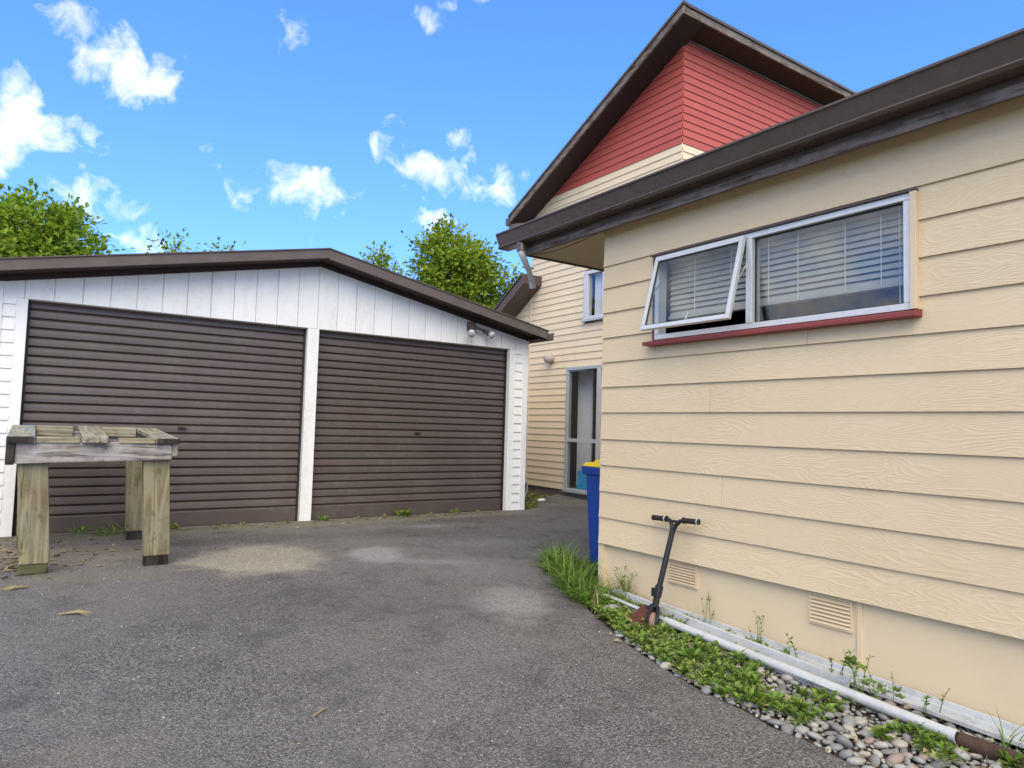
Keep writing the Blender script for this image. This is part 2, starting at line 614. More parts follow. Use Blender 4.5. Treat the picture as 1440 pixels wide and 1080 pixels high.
M['door'] = painted('brown_roller_door', (.082, .059, .049), .42, (.16, .138, .118), .55, .10, 2.0, (1, 1, 1), .5, .08)
M['rubber'] = simple('black_rubber', (.018, .017, .017), .7)
M['alu'] = simple('aluminium_frame', (.64, .63, .61), .38, .35, 0, 40, .12)
M['alu_dull'] = simple('oxidised_aluminium', (.52, .54, .56), .5, .35, 0, 25, .4, .2)
M['glass'] = glass_mat('window_glass')
M['glass2'] = glass_mat('door_glass', (.94, .95, .96), .03)
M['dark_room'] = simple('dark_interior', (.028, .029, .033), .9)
M['slat'] = simple('blind_slat', (.43, .41, .365), .5, 0, .03)
M['cord'] = simple('blind_cord', (.75, .73, .68), .8)
M['curtain'] = simple('grey_curtain', (.80, .80, .80), .9, 0, 0, 12, .15)
M['concrete'] = simple('footing_concrete', (.23, .20, .17), .9, 0, 0, 9, .6, .6, .2)
M['leg'] = timber('treated_pine', (.31, .26, .15), (.15, .118, .066), 2, (.25, .235, .165), .6, 1.4)
M['greyx'] = timber('grey_timber_cross', (.33, .29, .255), (.12, .10, .088), 0, (.42, .39, .37), .7, 1.8)
M['slaty'] = timber('pallet_slat', (.36, .315, .215), (.17, .145, .10), 1, (.30, .30, .285), .6, 1.2)
M['slatx'] = timber('pallet_rail', (.36, .315, .20), (.19, .155, .095), 0, (.30, .285, .25), .5, 1.2)
M['blueslat'] = timber('paint_stained_slat', (.36, .32, .225), (.20, .17, .12), 1, (.20, .29, .33), .85, 1.0)
M['rot'] = timber('rotten_end', (.045, .038, .034), (.018, .015, .014), 2, (.09, .075, .065), .5)
M['mossy'] = timber('mossy_block', (.12, .105, .058), (.05, .045, .026), 0, (.10, .115, .04), .6)
M['scooterblack'] = simple('scooter_black', (.022, .022, .024), .42, .2, 0, 60, .2)
M['grip'] = simple('rubber_grip', (.028, .018, .017), .75, 0, 0, 160, .3, .3)
M['deck'] = simple('dark_red_deck', (.105, .030, .022), .75, 0, 0, 120, .5, .4)
M['wheel'] = simple('scooter_tyre', (.30, .15, .115), .6, 0, 0, 60, .3)
M['core'] = simple('wheel_core', (.72, .72, .72), .35, .3)
M['binblue'] = simple('blue_plastic', (.010, .052, .27), .42, 0, 0, 24, .2, .08)
M['binyellow'] = simple('yellow_plastic', (.80, .56, .010), .45, 0, 0, 24, .15, .08)
M['bag'] = simple('blue_bag', (.05, .42, .80), .5, 0, 0, 14, .5, .3)
M['pvc'] = painted('white_pipe', (.50, .495, .48), .3, (.2, .19, .15), .9, .02, 6.0, (1, 1, 1), .5)
M['guttw'] = painted('old_white_gutter', (.50, .50, .49), .38, (.13, .125, .095), .95, .03, 9.0, (1, 1, 1), .5)
M['rust'] = simple('rusty_steel', (.075, .042, .028), .85, .1, 0, 30, .6, .6)
M['lampglass'] = simple('lamp_lens', (.42, .42, .41), .1, 0, 0, 30, 0, 0, .7)
M['lampmetal'] = simple('lamp_metal', (.55, .55, .53), .3, .6)
M['lampbeige'] = simple('bulkhead_shell', (.46, .39, .33), .6, 0, 0, 60, .3, .2)
M['wire'] = simple('dark_wire', (.10, .055, .03), .7)
M['bark'] = simple('bark', (.085, .065, .05), .9, 0, 0, 14, .6, .8, .1)
M['tree_l'] = leaf_mat('broadleaf_foliage', [(.06, .13, .012), (.24, .37, .03), (.50, .57, .07)], .5)
M['tree_r'] = leaf_mat('yellowgreen_foliage', [(.07, .13, .012), (.27, .38, .03), (.54, .57, .07)], .5)
M['grass'] = leaf_mat('grass_blade', [(.07, .15, .018), (.16, .29, .04), (.30, .38, .08)], .35)
M['weed'] = leaf_mat('weed_leaf', [(.07, .14, .018), (.17, .28, .04), (.30, .38, .07)], .35)
M['weedpale'] = leaf_mat('pale_weed_leaf', [(.12, .18, .035), (.22, .28, .06), (.34, .36, .09)], .3)
M['dry'] = leaf_mat('dry_grass', [(.16, .12, .055), (.32, .25, .13), (.45, .37, .21)], .2, .7)
M['peb'] = None


def pebble_mat():
    m, n, b = new_mat('river_pebble')
    r = orand(n)
    g = n.node('ShaderNodeNewGeometry')
    ri = g.outputs['Random Per Island']
    v = n.math('FRACT', n.math('ADD', r, n.math('MULTIPLY', ri, 3.7)))
    c = n.mix(n.mapr(v, 0, .45), (.15, .15, .148), (.30, .295, .275))
    c = n.mix(n.mapr(v, .5, .8), c, (.40, .37, .315))
    c = n.mix(n.mapr(v, .86, .98), c, (.30, .22, .18))
    nz = n.noise(g.outputs['Position'], 90, 5, .65)
    c = n.mix(n.math('MULTIPLY', n.mapr(nz, .4, .75), .4), c, (.10, .10, .095))
    n.l.new(c, b.inputs['Base Color'])
    b.inputs['Roughness'].default_value = .62
    b.inputs['Specular IOR Level'].default_value = .3
    bump(n, b, nz, .25, .003)
    return m


M['peb'] = pebble_mat()

# ------------------------------------------------------------------ ground
gr = MB()
xs = [-260, -90, -30, -12, -6, -3, 0, 2, 4, 6, 8, 12, 20, 40, 100, 260]
ys = [-260, -90, -25, -10, -5, -2, 0, 1, 2, 3, 4, 5, 6, 7, 8, 9, 10, 13, 20, 40, 100, 260]
gv = [(x, y, gz(x, y) - .012) for y in ys for x in xs]
gf = [(j * len(xs) + i, j * len(xs) + i + 1, (j + 1) * len(xs) + i + 1, (j + 1) * len(xs) + i) for j in range(len(ys) - 1) for i in range(len(xs) - 1)]
gr.add(gv, gf)
structure(gr.build('ground', M['lawn']))

EDGE = [(3.06, -3.0), (2.95, -1.0), (2.86, 0.2), (2.78, 1.0), (2.74, 1.6), (2.76, 1.79), (2.74, 1.91), (2.78, 2.13), (2.78, 2.36), (2.85, 2.69), (2.93, 3.05), (3.18, 3.66), (3.51, 4.39), (3.86, 5.02)]


def edge_x(y):
    for (xa, ya), (xb, yb) in zip(EDGE, EDGE[1:]):
        if ya <= y <= yb:
            return xa + (xb - xa) * (y - ya) / (yb - ya)
    return EDGE[0][0] if y < EDGE[0][1] else EDGE[-1][0]


# driveway: strips across x between the left edge and the curved planted edge, then the path behind the house
dv = MB()
rows = []
yy = -14.0
while yy < 5.0:
    rows.append(yy)
    yy += .05 if yy > .5 else (.5 if yy > -3 else 2.0)
rows.append(5.02)
for y in rows:
    w = .018 * mnoise.noise(Vector((y * 9.0, 3.1, 0))) + .012 * mnoise.noise(Vector((y * 23.0, 1.1, 0)))
    ex = edge_x(y) + w
    for x in (-12, -4, -1, 0, 1, 2, ex - .3, ex - .03, ex, ex):
        dv.v.append((x, y, gz(x, y) + .018))
    x, y, z = dv.v[-2]
    dv.v[-2] = (x, y, z - .004)
    x, y, z = dv.v[-1]
    dv.v[-1] = (x + .012, y, z - .045)
for j in range(len(rows) - 1):
    for i in range(9):
        dv.f.append((j * 10 + i, j * 10 + i + 1, (j + 1) * 10 + i + 1, (j + 1) * 10 + i))
dv.add([(x, y, gz(x, y) + .018) for y in (5.02, 7.74) for x in (-12, -4, -1, 0, 1, 2, 3.5, 5.6, 7.08)], [(i, i + 1, 10 + i, 9 + i) for i in range(8)])
dv.add([(5.6, 7.74, gz(0, 7.74) + .018), (7.08, 7.74, gz(0, 7.74) + .018), (7.08, 9.0, gz(0, 9.0) + .018), (6.35, 8.6, gz(0, 8.6) + .018), (5.9, 7.9, gz(0, 7.9) + .018)], [(0, 1, 2, 3, 4)])
dv.add([(7.08, 5.02, gz(0, 5.02) + .018), (3.86, 5.02, gz(0, 5.02) + .018), (4.9, 4.45, gz(0, 4.45) + .018), (7.08, 4.2, gz(0, 4.2) + .018)], [(0, 1, 2, 3)])
structure(dv.build('driveway', M['asphalt'], fixn=False))

# garden bed between the drive and the house
bed = MB()
brow = [y for y in rows if -3 <= y <= 5.02]
nb = 14
for y in brow:
    ex = edge_x(y) - .02
    for i in range(nb):
        x = ex + (3.66 - ex) * i / (nb - 1) if y < 4.05 else ex + (max(4.9, ex + .2) - ex) * i / (nb - 1)
        z = gz(x, y) + .004 + .014 * mnoise.noise(Vector((x * 7, y * 7, 0))) - .012 * (i == 0)
        bed.v.append((x, y, z))
for j in range(len(brow) - 1):
    for i in range(nb - 1):
        bed.f.append((j * nb + i, j * nb + i + 1, (j + 1) * nb + i + 1, (j + 1) * nb + i))
bed_o = structure(bed.build('garden_bed', M['soil'], smooth=True, fixn=False))


def lap(mb, axis, a0, a1, z0, z1, face, out_=-1, proud=.022, thick=.009, lapup=.02):
    """one lapped weatherboard: wedge profile, thicker at its foot; face = plane it covers, out_ = outward sign"""
    prof = [(face + out_ * proud, z0), (face + out_ * (proud - .002), z0 + .004 - .004), (face + out_ * (.006), z1 + lapup), (face, z1 + lapup), (face, z0)]
    prof = [(face + out_ * proud, z0), (face + out_ * .006, z1 + lapup), (face - out_ * .004, z1 + lapup), (face + out_ * (proud - thick), z0)]
    if axis == 'y':
        mb.prism(prof, 'y', a0, a1)
    else:
        mb.prism(prof, 'x', a0, a1)
    return mb


# ================================================================== GARAGE
GY = 7.75
GB = gz(0, GY) - .01
garage = thing('garage', 'white double garage with brown roller doors and low brown gable roof', 'garage', (2.58, GY, GB))
GXL, GXR, GPK = -.345, 5.51, 2.585
gtop = lambda x: 3.114 - .2 * abs(x - GPK)          # top of the gable wall
ZD = 2.402                                            # head of the doors


def part(name, mat, parent, fn, **kw):
    mb = MB()
    fn(mb)
    return mb.build(name, mat, parent, **kw)


# shell behind the cladding
part('wall_frame', M['dark_room'], garage, lambda m: (m.box(GXL + .02, GXR - .02, 13.6, 13.7, GB, 2.4), m.box(GXL + .02, GXL + .08, GY + .16, 13.6, GB, 2.45), m.box(GXR - .08, GXR - .02, GY + .16, 13.6, GB, 2.45)))
part('footing', M['concrete'], garage, lambda m: m.box(GXL, GXR - .03, GY + .02, 13.7, GB - .15, GB + .02), bevel=.01)
# vertical gable panels
px_ = [-.345]
x = -.142
while x < GXR - .1:
    px_.append(x)
    x += .2268
px_.append(GXR)
for a, b in zip(px_, px_[1:]):
    pts = [(a + .004, ZD), (b - .004, ZD), (b - .004, gtop(b) + .05)]
    if a < GPK < b:
        pts.append((GPK, gtop(GPK) + .05))
    pts.append((a + .004, gtop(a) + .05))
    yo = rnd.uniform(-.0015, .0015)
    mb = MB()
    n = len(pts)
    mb.add([(p[0], GY - .006 + yo, p[1]) for p in pts] + [(p[0], GY + .02, p[1]) for p in pts], [tuple(range(n)), tuple(range(2 * n - 1, n - 1, -1))] + [(i, n + i, n + (i + 1) % n, (i + 1) % n) for i in range(n)])
    mb.build('gable_panel', M['white'], garage, bevel=.0025)
part('gable_backing', M['white'], garage, lambda m: m.add([(GXL, GY + .008, ZD), (GXR, GY + .008, ZD), (GXR, GY + .008, gtop(GXR) + .05), (GPK, GY + .008, gtop(GPK) + .05), (GXL, GY + .008, gtop(GXL) + .05)], [(0, 1, 2, 3, 4)]), fixn=False)
part('door_head', M['white'], garage, lambda m: m.box(-.2, 5.31, GY + .012, GY + .13, ZD - .004, ZD + .05))
# posts
part('door_post', M['white'], garage, lambda m: m.box(-.205, -.112, GY - .012, GY + .13, GB - .03, ZD - .001), bevel=.004)
part('door_post', M['white'], garage, lambda m: m.box(2.477, 2.607, GY - .004, GY + .13, GB + .0, ZD - .001), bevel=.004)
part('door_post', M['white'], garage, lambda m: m.box(5.217, 5.31, GY - .012, GY + .13, GB + .005, ZD - .001), bevel=.004)
part('corner_board', M['white'], garage, lambda m: m.box(5.425, 5.512, GY - .026, GY + .10, GB - .04, gtop(5.5) + .04), bevel=.004)
part('corner_board', M['white'], garage, lambda m: m.box(-.36, -.30, GY - .026, GY + .10, GB - .05, gtop(-.35) + .03), bevel=.004)
z = GB + .02
while z < ZD - .03:
    z1 = min(z + .1165, ZD - .012)
    lap(MB(), 'x', -.302, -.203, z, z1, GY, -1, .02).build('weatherboard', M['white'], garage)
    lap(MB(), 'x', 5.308, 5.427, z, z1, GY, -1, .02).build('weatherboard', M['white'], garage)
    z += .1165
z = GB + .02
while z < 2.44:                                        # boards on the passage side
    lap(MB(), 'y', GY + .1, 13.6, z, z + .1165, GXR, 1, .02).build('weatherboard', M['white'], garage)
    lap(MB(), 'y', GY + .1, 13.6, z, z + .1165, GXL, -1, .02).build('weatherboard', M['white'], garage)
    z += .1165

# roller doors
PITCH = .0868


def roller(x0, x1, handle_x):
    d = part('roller_door', M['door'], garage, lambda m: m.box(x0 + .03, x1 - .03, GY + .110, GY + .114, GB + .02, ZD + .02))
    zb = GB + .02
    part('bottom_rail', M['door'], d, lambda m: m.prism([(GY + .104, zb), (GY + .082, zb + .006), (GY + .082, zb + .15), (GY + .104, zb + .166)], 'x', x0 + .012, x1 - .012), bevel=.003)
    part('bottom_seal', M['rubber'], d, lambda m: m.box(x0 + .012, x1 - .012, GY + .088, GY + .106, zb - .028, zb - .001))
    zc = zb + .168
    while zc < ZD + .02:
        top = zc + PITCH
        part('slat', M['door'], d, lambda m: m.prism([(GY + .110, zc), (GY + .108, zc + .006), (GY + .086, zc + .011), (GY + .0835, zc + .016), (GY + .0855, zc + .045), (GY + .090, zc + .073), (GY + .096, zc + .079), (GY + .110, top)], 'x', x0 + .004, x1 - .004))
        zc = top
    for xx in (x0, x1 - .02):
        part('guide_track', M['rubber'], d, lambda m: m.box(xx, xx + .02, GY + .06, GY + .13, GB + .01, ZD - .004))
    part('handle', M['rubber'], d, lambda m: (m.box(handle_x - .04, handle_x + .04, GY + .06, GY + .09, 1.238, 1.256), m.lathe((handle_x, GY + .09, 1.247), (0, -1, 0), [(.018, 0), (.018, .02), (.012, .026)], 12)))
    return d


roller(-.112, 2.477, 1.25)
roller(2.607, 5.217, 3.93)
# threshold strip
part('threshold', M['concrete'], garage, lambda m: m.box(-.112, 5.217, GY + .0, GY + .16, GB - .06, GB + .006), bevel=.008)
# roof: barge boards, soffit, sheets
BY0, BY1 = 7.455, 7.49
rt = lambda x: 3.262 - .199 * abs(x - GPK)             # top of the barge


def sloped(m, x0, x1, y0, y1, top_off, depth):
    xs_ = [x0] + ([GPK] if x0 < GPK < x1 else []) + [x1]
    for a, b in zip(xs_, xs_[1:]):
        m.hexa([(a, y0, rt(a) + top_off - depth), (b, y0, rt(b) + top_off - depth), (b, y1, rt(b) + top_off - depth), (a, y1, rt(a) + top_off - depth),
                (a, y0, rt(a) + top_off), (b, y0, rt(b) + top_off), (b, y1, rt(b) + top_off), (a, y1, rt(a) + top_off)])


part('barge_board', M['brownroof'], garage, lambda m: sloped(m, -.62, GPK, BY0, BY1, 0, .098))
part('barge_board', M['brownroof'], garage, lambda m: sloped(m, GPK, 5.64, BY0, BY1, 0, .11))
part('barge_cap', M['brownroof'], garage, lambda m: sloped(m, -.63, 5.645, BY0 - .012, BY1 + .14, .012, .011))
part('soffit', M['soffitdark'], garage, lambda m: (sloped(m, -.62, GPK, BY1, GY + .01, -.075, .02), sloped(m, GPK, 5.62, BY1, GY + .01, -.075, .02)))
part('scotia', M['soffitdark'], garage, lambda m: (m.prism([(-.36, gtop(-.36) + .0), (GPK, gtop(GPK) + .0), (5.5, gtop(5.5) + .0), (5.5, gtop(5.5) + .06), (GPK, gtop(GPK) + .06), (-.36, gtop(-.36) + .06)], 'y', GY - .03, GY - .0075)))
for a, b in ((-.62, GPK), (GPK, 5.62)):
    part('roof_sheet', M['brownroof'], garage, lambda m: sloped(m, a, b, BY1 + .002, 13.9, -.012, .03))
part('fascia_gutter', M['brown'], garage, lambda m: m.box(5.625, 5.72, 7.44, 13.9, 2.535, 2.625), bevel=.006)
part('gutter_lip', M['brown'], garage, lambda m: m.box(5.70, 5.735, 7.442, 13.9, 2.618, 2.635))
part('eave_soffit', M['soffitdark'], garage, lambda m: m.box(5.50, 5.63, 7.5, 13.9, 2.535, 2.55))

# ================================================================== NEAR HOUSE (single storey wing)
HX = 3.6
HY = 4.045
HB = .03
house = thing('house', 'cream single storey house with wide planks, black gutter and small horizontal window', 'house', (HX, 2.0, HB))
LINES = [.497, .693, .889, 1.085, 1.281, 1.483, 1.676, 1.866, 2.054, 2.248, 2.439, 2.612, 2.93]
YS = -2.4
WY0, WY1, WZ0, WZ1 = 1.735, 3.487, 1.992, 2.587      # window opening
joints = {1: [.2], 2: [2.9], 3: [-.4], 4: [.9], 5: [3.0, -1.2], 6: [.5], 7: [2.31], 8: [-.6], 0: [-.9]}
for i, (z0, z1) in enumerate(zip(LINES, LINES[1:])):
    cuts = [YS] + sorted(joints.get(i, [.4])) + [HY]
    for a, b in zip(cuts, cuts[1:]):
        a2 = a + .001
        b2 = b - .001
        segs = [(a2, b2, z0, z1)]
        if z1 > WZ0 + .03 and z0 < WZ1 - .02 and a2 < WY1 and b2 > WY0:
            segs = []
            if a2 < WY0:
                segs.append((a2, WY0, z0, z1))
            if b2 > WY1:
                segs.append((WY1, b2, z0, z1))
            if z0 < WZ0 - .03:
                segs.append((max(a2, WY0), min(b2, WY1), z0, WZ0 - .022))
        for (p, q, u, v) in segs:
            lap(MB(), 'y', p, q, u, v, HX, -1, .021, .010, .02).build('plank', M['plank'], house, bevel=.0012)
    # end of the house, facing the path
    if z1 < 2.95:
        lap(MB(), 'x', HX + .004, 7.0, z0, z1, HY, 1, .02, .010, .02).build('plank', M['plank'], house)
part('corner_trim', M['cream'], house, lambda m: m.box(HX - .004, HX + .05, HY - .05, HY + .012, .06, 2.93))
part('foundation_wall', M['cream'], house, lambda m: (m.box(HX + .022, HX + .08, YS, HY - .012, -.35, .53), m.box(HX + .08, 7.0, HY - .07, HY - .012, -.35, .53)))
part('foundation_batten', M['cream'], house, lambda m: m.box(HX + .012, HX + .0225, 2.015, 2.045, -.1, .495), bevel=.003)
part('foundation_batten', M['cream'], house, lambda m: m.box(HX + .012, HX + .0225, HY - .06, HY - .012, .0, .495), bevel=.003)
part('foundation_batten', M['cream'], house, lambda m: m.box(HX + .012, HX + .0225, .3, .33, -.1, .495), bevel=.003)


def vent(y0, y1, z0, z1):
    v = part('vent_grille', M['cream'], house, lambda m: (m.box(HX + .008, HX + .0225, y0, y1, z0, z0 + .012), m.box(HX + .008, HX + .0225, y0, y1, z1 - .012, z1),
                                                         m.box(HX + .008, HX + .0225, y0, y0 + .012, z0 + .012, z1 - .012), m.box(HX + .008, HX + .0225, y1 - .012, y1, z0 + .012, z1 - .012)))
    k = 7
    st = (z1 - z0 - .024) / k
    for j in range(k):
        zz_ = z0 + .012 + st * j
        part('louvre', M['cream'], v, lambda m: m.prism([(HX + .002, zz_ + .001), (HX + .021, zz_ + st * .82), (HX + .0225, zz_ + st * .70), (HX + .005, zz_)], 'y', y0 + .012, y1 - .012))


vent(3.11, 3.36, .335, .487)
vent(2.065, 2.315, .32, .487)

# window
win = part('window', M['alu'], house, lambda m: (
    m.box(HX - .030, HX + .05, WY0, WY1, WZ0, WZ0 + .035), m.box(HX - .030, HX + .05, WY0, WY1, WZ1 - .035, WZ1),
    m.box(HX - .030, HX + .05, WY0, WY0 + .038, WZ0 + .035, WZ1 - .035), m.box(HX - .030, HX + .05, WY1 - .038, WY1, WZ0 + .035, WZ1 - .035)), bevel=.003)
part('mullion', M['alu'], win, lambda m: m.box(HX - .033, HX + .05, 2.672, 2.718, WZ0 + .035, WZ1 - .035), bevel=.003)
part('pane', M['glass'], win, lambda m: m.box(HX + .004, HX + .008, WY0 + .038, 2.672, WZ0 + .035, WZ1 - .035))
part('glazing_bead', M['rubber'], win, lambda m: (m.box(HX - .004, HX + .004, WY0 + .038, 2.672, WZ0 + .035, WZ0 + .042), m.box(HX - .004, HX + .004, WY0 + .038, 2.672, WZ1 - .043, WZ1 - .035),
                                                  m.box(HX - .004, HX + .004, WY0 + .038, WY0 + .045, WZ0 + .042, WZ1 - .043), m.box(HX - .004, HX + .004, 2.665, 2.672, WZ0 + .042, WZ1 - .043)))
part('sill', M['redsill'], win, lambda m: m.prism([(HX - .085, 1.950), (HX - .085, 1.975), (HX - .02, 1.990), (HX + .02, 1.990), (HX + .02, 1.950)], 'y', 1.690, 3.548), bevel=.003)
part('head_flashing', M['brown'], win, lambda m: m.box(HX - .048, HX + .0, WY0 - .03, WY1 + .03, WZ1 + .001, WZ1 + .012))
part('jamb_trim', M['cream'], win, lambda m: m.box(HX - .045, HX + .01, WY0 - .032, WY0 - .0005, 1.991, WZ1), bevel=.002)
part('jamb_trim', M['brown'], win, lambda m: m.box(HX - .034, HX + .01, WY1 + .0005, WY1 + .016, 1.991, WZ1), bevel=.002)
# awning sash, swung out at its foot
th = R(15)
hx, hz = HX - .034, WZ1 - .022
sx = lambda s, o: (hx - s * math.sin(th) - o * math.cos(th), hz - s * math.cos(th) + o * math.sin(th))


def sashbox(m, s0, s1, o0, o1, y0, y1):
    a, b, c, d = sx(s0, o0), sx(s1, o0), sx(s1, o1), sx(s0, o1)
    m.prism([a, b, c, d], 'y', y0, y1)


L = .548
SY0, SY1 = 2.712, 3.452
sash = part('sash', M['alu'], win, lambda m: (sashbox(m, 0, .036, 0, .028, SY0, SY1), sashbox(m, L - .030, L, 0, .028, SY0, SY1),
                                             sashbox(m, .036, L - .030, 0, .028, SY0, SY0 + .030), sashbox(m, .036, L - .030, 0, .028, SY1 - .030, SY1)), bevel=.0025)
part('sash_pane', M['glass'], win, lambda m: sashbox(m, .036, L - .030, .010, .014, SY0 + .030, SY1 - .030))
part('sash_bead', M['rubber'], win, lambda m: (sashbox(m, .036, .042, .014, .020, SY0 + .03, SY1 - .03), sashbox(m, L - .036, L - .03, .014, .020, SY0 + .03, SY1 - .03), sashbox(m, .042, L - .036, .014, .020, SY0 + .03, SY0 + .036), sashbox(m, .042, L - .036, .014, .020, SY1 - .036, SY1 - .03)))
for yy_ in (SY0 + .006, SY1 - .014):
    a = sx(.30, .0)
    part('stay', M['lampmetal'], win, lambda m: m.tube([(HX + .0, yy_ + .004, WZ1 - .16), (a[0], yy_ + .004, a[1])], .0055, 6))
part('latch', M['alu'], win, lambda m: m.tube([(sx(L - .02, -.012)[0], 3.10, sx(L - .02, -.012)[1]), (sx(L - .10, -.018)[0], 3.085, sx(L - .10, -.018)[1])], .007, 8))
# room behind the window
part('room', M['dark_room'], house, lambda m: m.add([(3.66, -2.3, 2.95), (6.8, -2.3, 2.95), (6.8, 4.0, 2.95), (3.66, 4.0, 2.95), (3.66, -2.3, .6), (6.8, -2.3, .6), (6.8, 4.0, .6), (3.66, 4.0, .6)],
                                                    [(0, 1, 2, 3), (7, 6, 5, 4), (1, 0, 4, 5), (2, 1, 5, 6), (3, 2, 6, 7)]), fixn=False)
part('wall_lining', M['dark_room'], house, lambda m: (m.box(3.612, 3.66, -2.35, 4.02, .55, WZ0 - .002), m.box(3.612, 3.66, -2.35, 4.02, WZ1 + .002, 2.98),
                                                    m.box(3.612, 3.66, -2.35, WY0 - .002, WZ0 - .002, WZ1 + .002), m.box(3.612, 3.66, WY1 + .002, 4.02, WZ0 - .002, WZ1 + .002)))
# roof edge
FX, FE = 3.45, 4.96
FZB = 2.853
part('fascia', M['brown'], house, lambda m: m.box(FX, FX + .03, YS - .3, FE, FZB, 3.06), bevel=.003)
part('fascia', M['brown'], house, lambda m: m.box(FX + .03, 7.0, FE - .03, FE, FZB, 3.06), bevel=.003)
part('fascia_drip_edge', M['barge'], house, lambda m: m.box(FX - .004, FX + .0, YS - .3, FE, FZB - .002, FZB + .05))
part('soffit', M['soffit'], house, lambda m: (m.box(FX + .03, 7.0, HY - .0, FE - .03, FZB + .012, FZB + .022), m.box(FX + .03, HX + .03, HY - .012, HY + .0, FZB + .012, FZB + .0545), m.box(FX + .03, HX + .03, YS - .3, HY + .012, FZB + .055, FZB + .065)))
gut = [(FX - .002, 2.935), (FX - .098, 2.935), (FX - .116, 2.938), (FX - .122, 2.947), (FX - .118, 2.957), (FX - .108, 2.962), (FX - .138, 3.050), (FX - .150, 3.056), (FX - .150, 3.068), (FX - .138, 3.072), (FX - .130, 3.064), (FX - .095, 2.945), (FX - .002, 2.945)]
gutter = part('gutter', M['gutter'], house, lambda m: m.prism(gut, 'y', YS - .3, 5.18))
part('gutter_stop_end', M['gutter'], gutter, lambda m: m.prism([(FX - .002, 2.935), (FX - .098, 2.935), (FX - .150, 3.068), (FX - .002, 3.068)], 'y', 5.18, 5.184))
part('gutter_back', M['gutter'], gutter, lambda m: m.box(FX - .004, FX - .0005, FE - .02, 5.18, 2.945, 3.075))
RZ = lambda x: 3.085 + .24 * (x - 3.40)
rw = .0
yy_ = YS - .3
k = 0
while yy_ < FE + .06:                                  # ribbed steel roof sheets
    y2 = min(yy_ + .76, FE + .06)
    part('roof_sheet', M['brownroof'], house, lambda m: m.hexa([(3.39, yy_, RZ(3.39) - .03), (7.0, yy_, RZ(7.0) - .03), (7.0, y2 - .004, RZ(7.0) - .03), (3.39, y2 - .004, RZ(3.39) - .03),
                                                                (3.39, yy_, RZ(3.39)), (7.0, yy_, RZ(7.0)), (7.0, y2 - .004, RZ(7.0)), (3.39, y2 - .004, RZ(3.39))]))
    yy_ = y2
part('barge_flashing', M['brownroof'], house, lambda m: m.hexa([(3.36, FE + .0, RZ(3.36) - .04), (7.0, FE + .0, RZ(7.0) - .04), (7.0, FE + .10, RZ(7.0) - .04), (3.36, FE + .10, RZ(3.36) - .04),
                                                               (3.36, FE + .0, RZ(3.36) + .05), (7.0, FE + .0, RZ(7.0) + .05), (7.0, FE + .10, RZ(7.0) + .05), (3.36, FE + .10, RZ(3.36) + .05)]))
part('roof_sheet_end', M['brownroof'], house, lambda m: m.box(3.41, 3.50, 3.0, 4.05, 3.07, 3.125), bevel=.01)
# downpipe off the gutter end
dp = part('downpipe', M['pvc'], house, lambda m: m.tube([(3.37, 4.87, 2.90), (3.365, 4.86, 2.845), (3.40, 4.87, 2.80), (3.50, 4.93, 2.72), (3.58, 4.995, 2.645), (3.60, 5.012, 2.615)], [.028, .031, .027, .024, .024, .024], 14), smooth=True)
part('downpipe_outlet', M['gutter'], dp, lambda m: m.tube([(3.375, 4.87, 2.94), (3.37, 4.865, 2.86)], .044, 14), smooth='auto')
part('downpipe_collar', M['pvc'], dp, lambda m: m.tube([(3.585, 4.999, 2.64), (3.606, 5.017, 2.605)], .029, 14), smooth='auto')
part('downpipe_bracket', M['pvc'], dp, lambda m: m.box(3.45, 3.56, 4.94, 4.975, 2.75, 2.762))
tag(part('hanging_cable', M['wire'], None, lambda m: m.tube([(3.50 + .0 * t, 4.92 - .9 * t, FZB + .010 - .04 * math.sin(math.pi * t) * (1 - .3 * t)) for t in [i / 14 for i in range(15)]], .0035, 6)), 'thin brown cable sagging under the tan eave soffit', 'cable')

# venetian blind hanging inside the window
blind = thing('venetian_blind', 'cream venetian blind half lowered behind the long window of the near house', 'blind', (HX + .09, 2.6, 2.1))
part('head_rail', M['slat'], blind, lambda m: m.box(HX + .065, HX + .115, 1.775, 3.45, 2.545, 2.585))
zc = 2.520
ns = 10
for i in range(ns):
    zc = 2.524 - i * .0375
    a = R(58)
    dx, dz = .024 * math.cos(a), .024 * math.sin(a)
    part('blind_slat', M['slat'], blind, lambda m: m.prism([(HX + .09 - dx, zc - dz), (HX + .09, zc + .004), (HX + .09 + dx, zc + dz), (HX + .09 + dx, zc + dz + .003), (HX + .088, zc + .008), (HX + .09 - dx, zc - dz + .003)], 'y', 1.785, 3.44))
part('bottom_rail', M['slat'], blind, lambda m: m.box(HX + .066, HX + .114, 1.78, 3.445, 2.140, 2.166), bevel=.004)
for y in (1.93, 2.13, 2.42, 2.62, 2.90, 3.20):
    part('ladder_cord', M['cord'], blind, lambda m: m.box(HX + .0605, HX + .063, y, y + .004, 2.15, 2.55))
part('pull_cord', M['cord'], blind, lambda m: (m.box(HX + .055, HX + .058, 1.83, 1.834, 2.045, 2.55), m.lathe((HX + .0565, 1.832, 2.045), (0, 0, -1), [(.003, 0), (.008, .03), (.006, .036)], 8)))

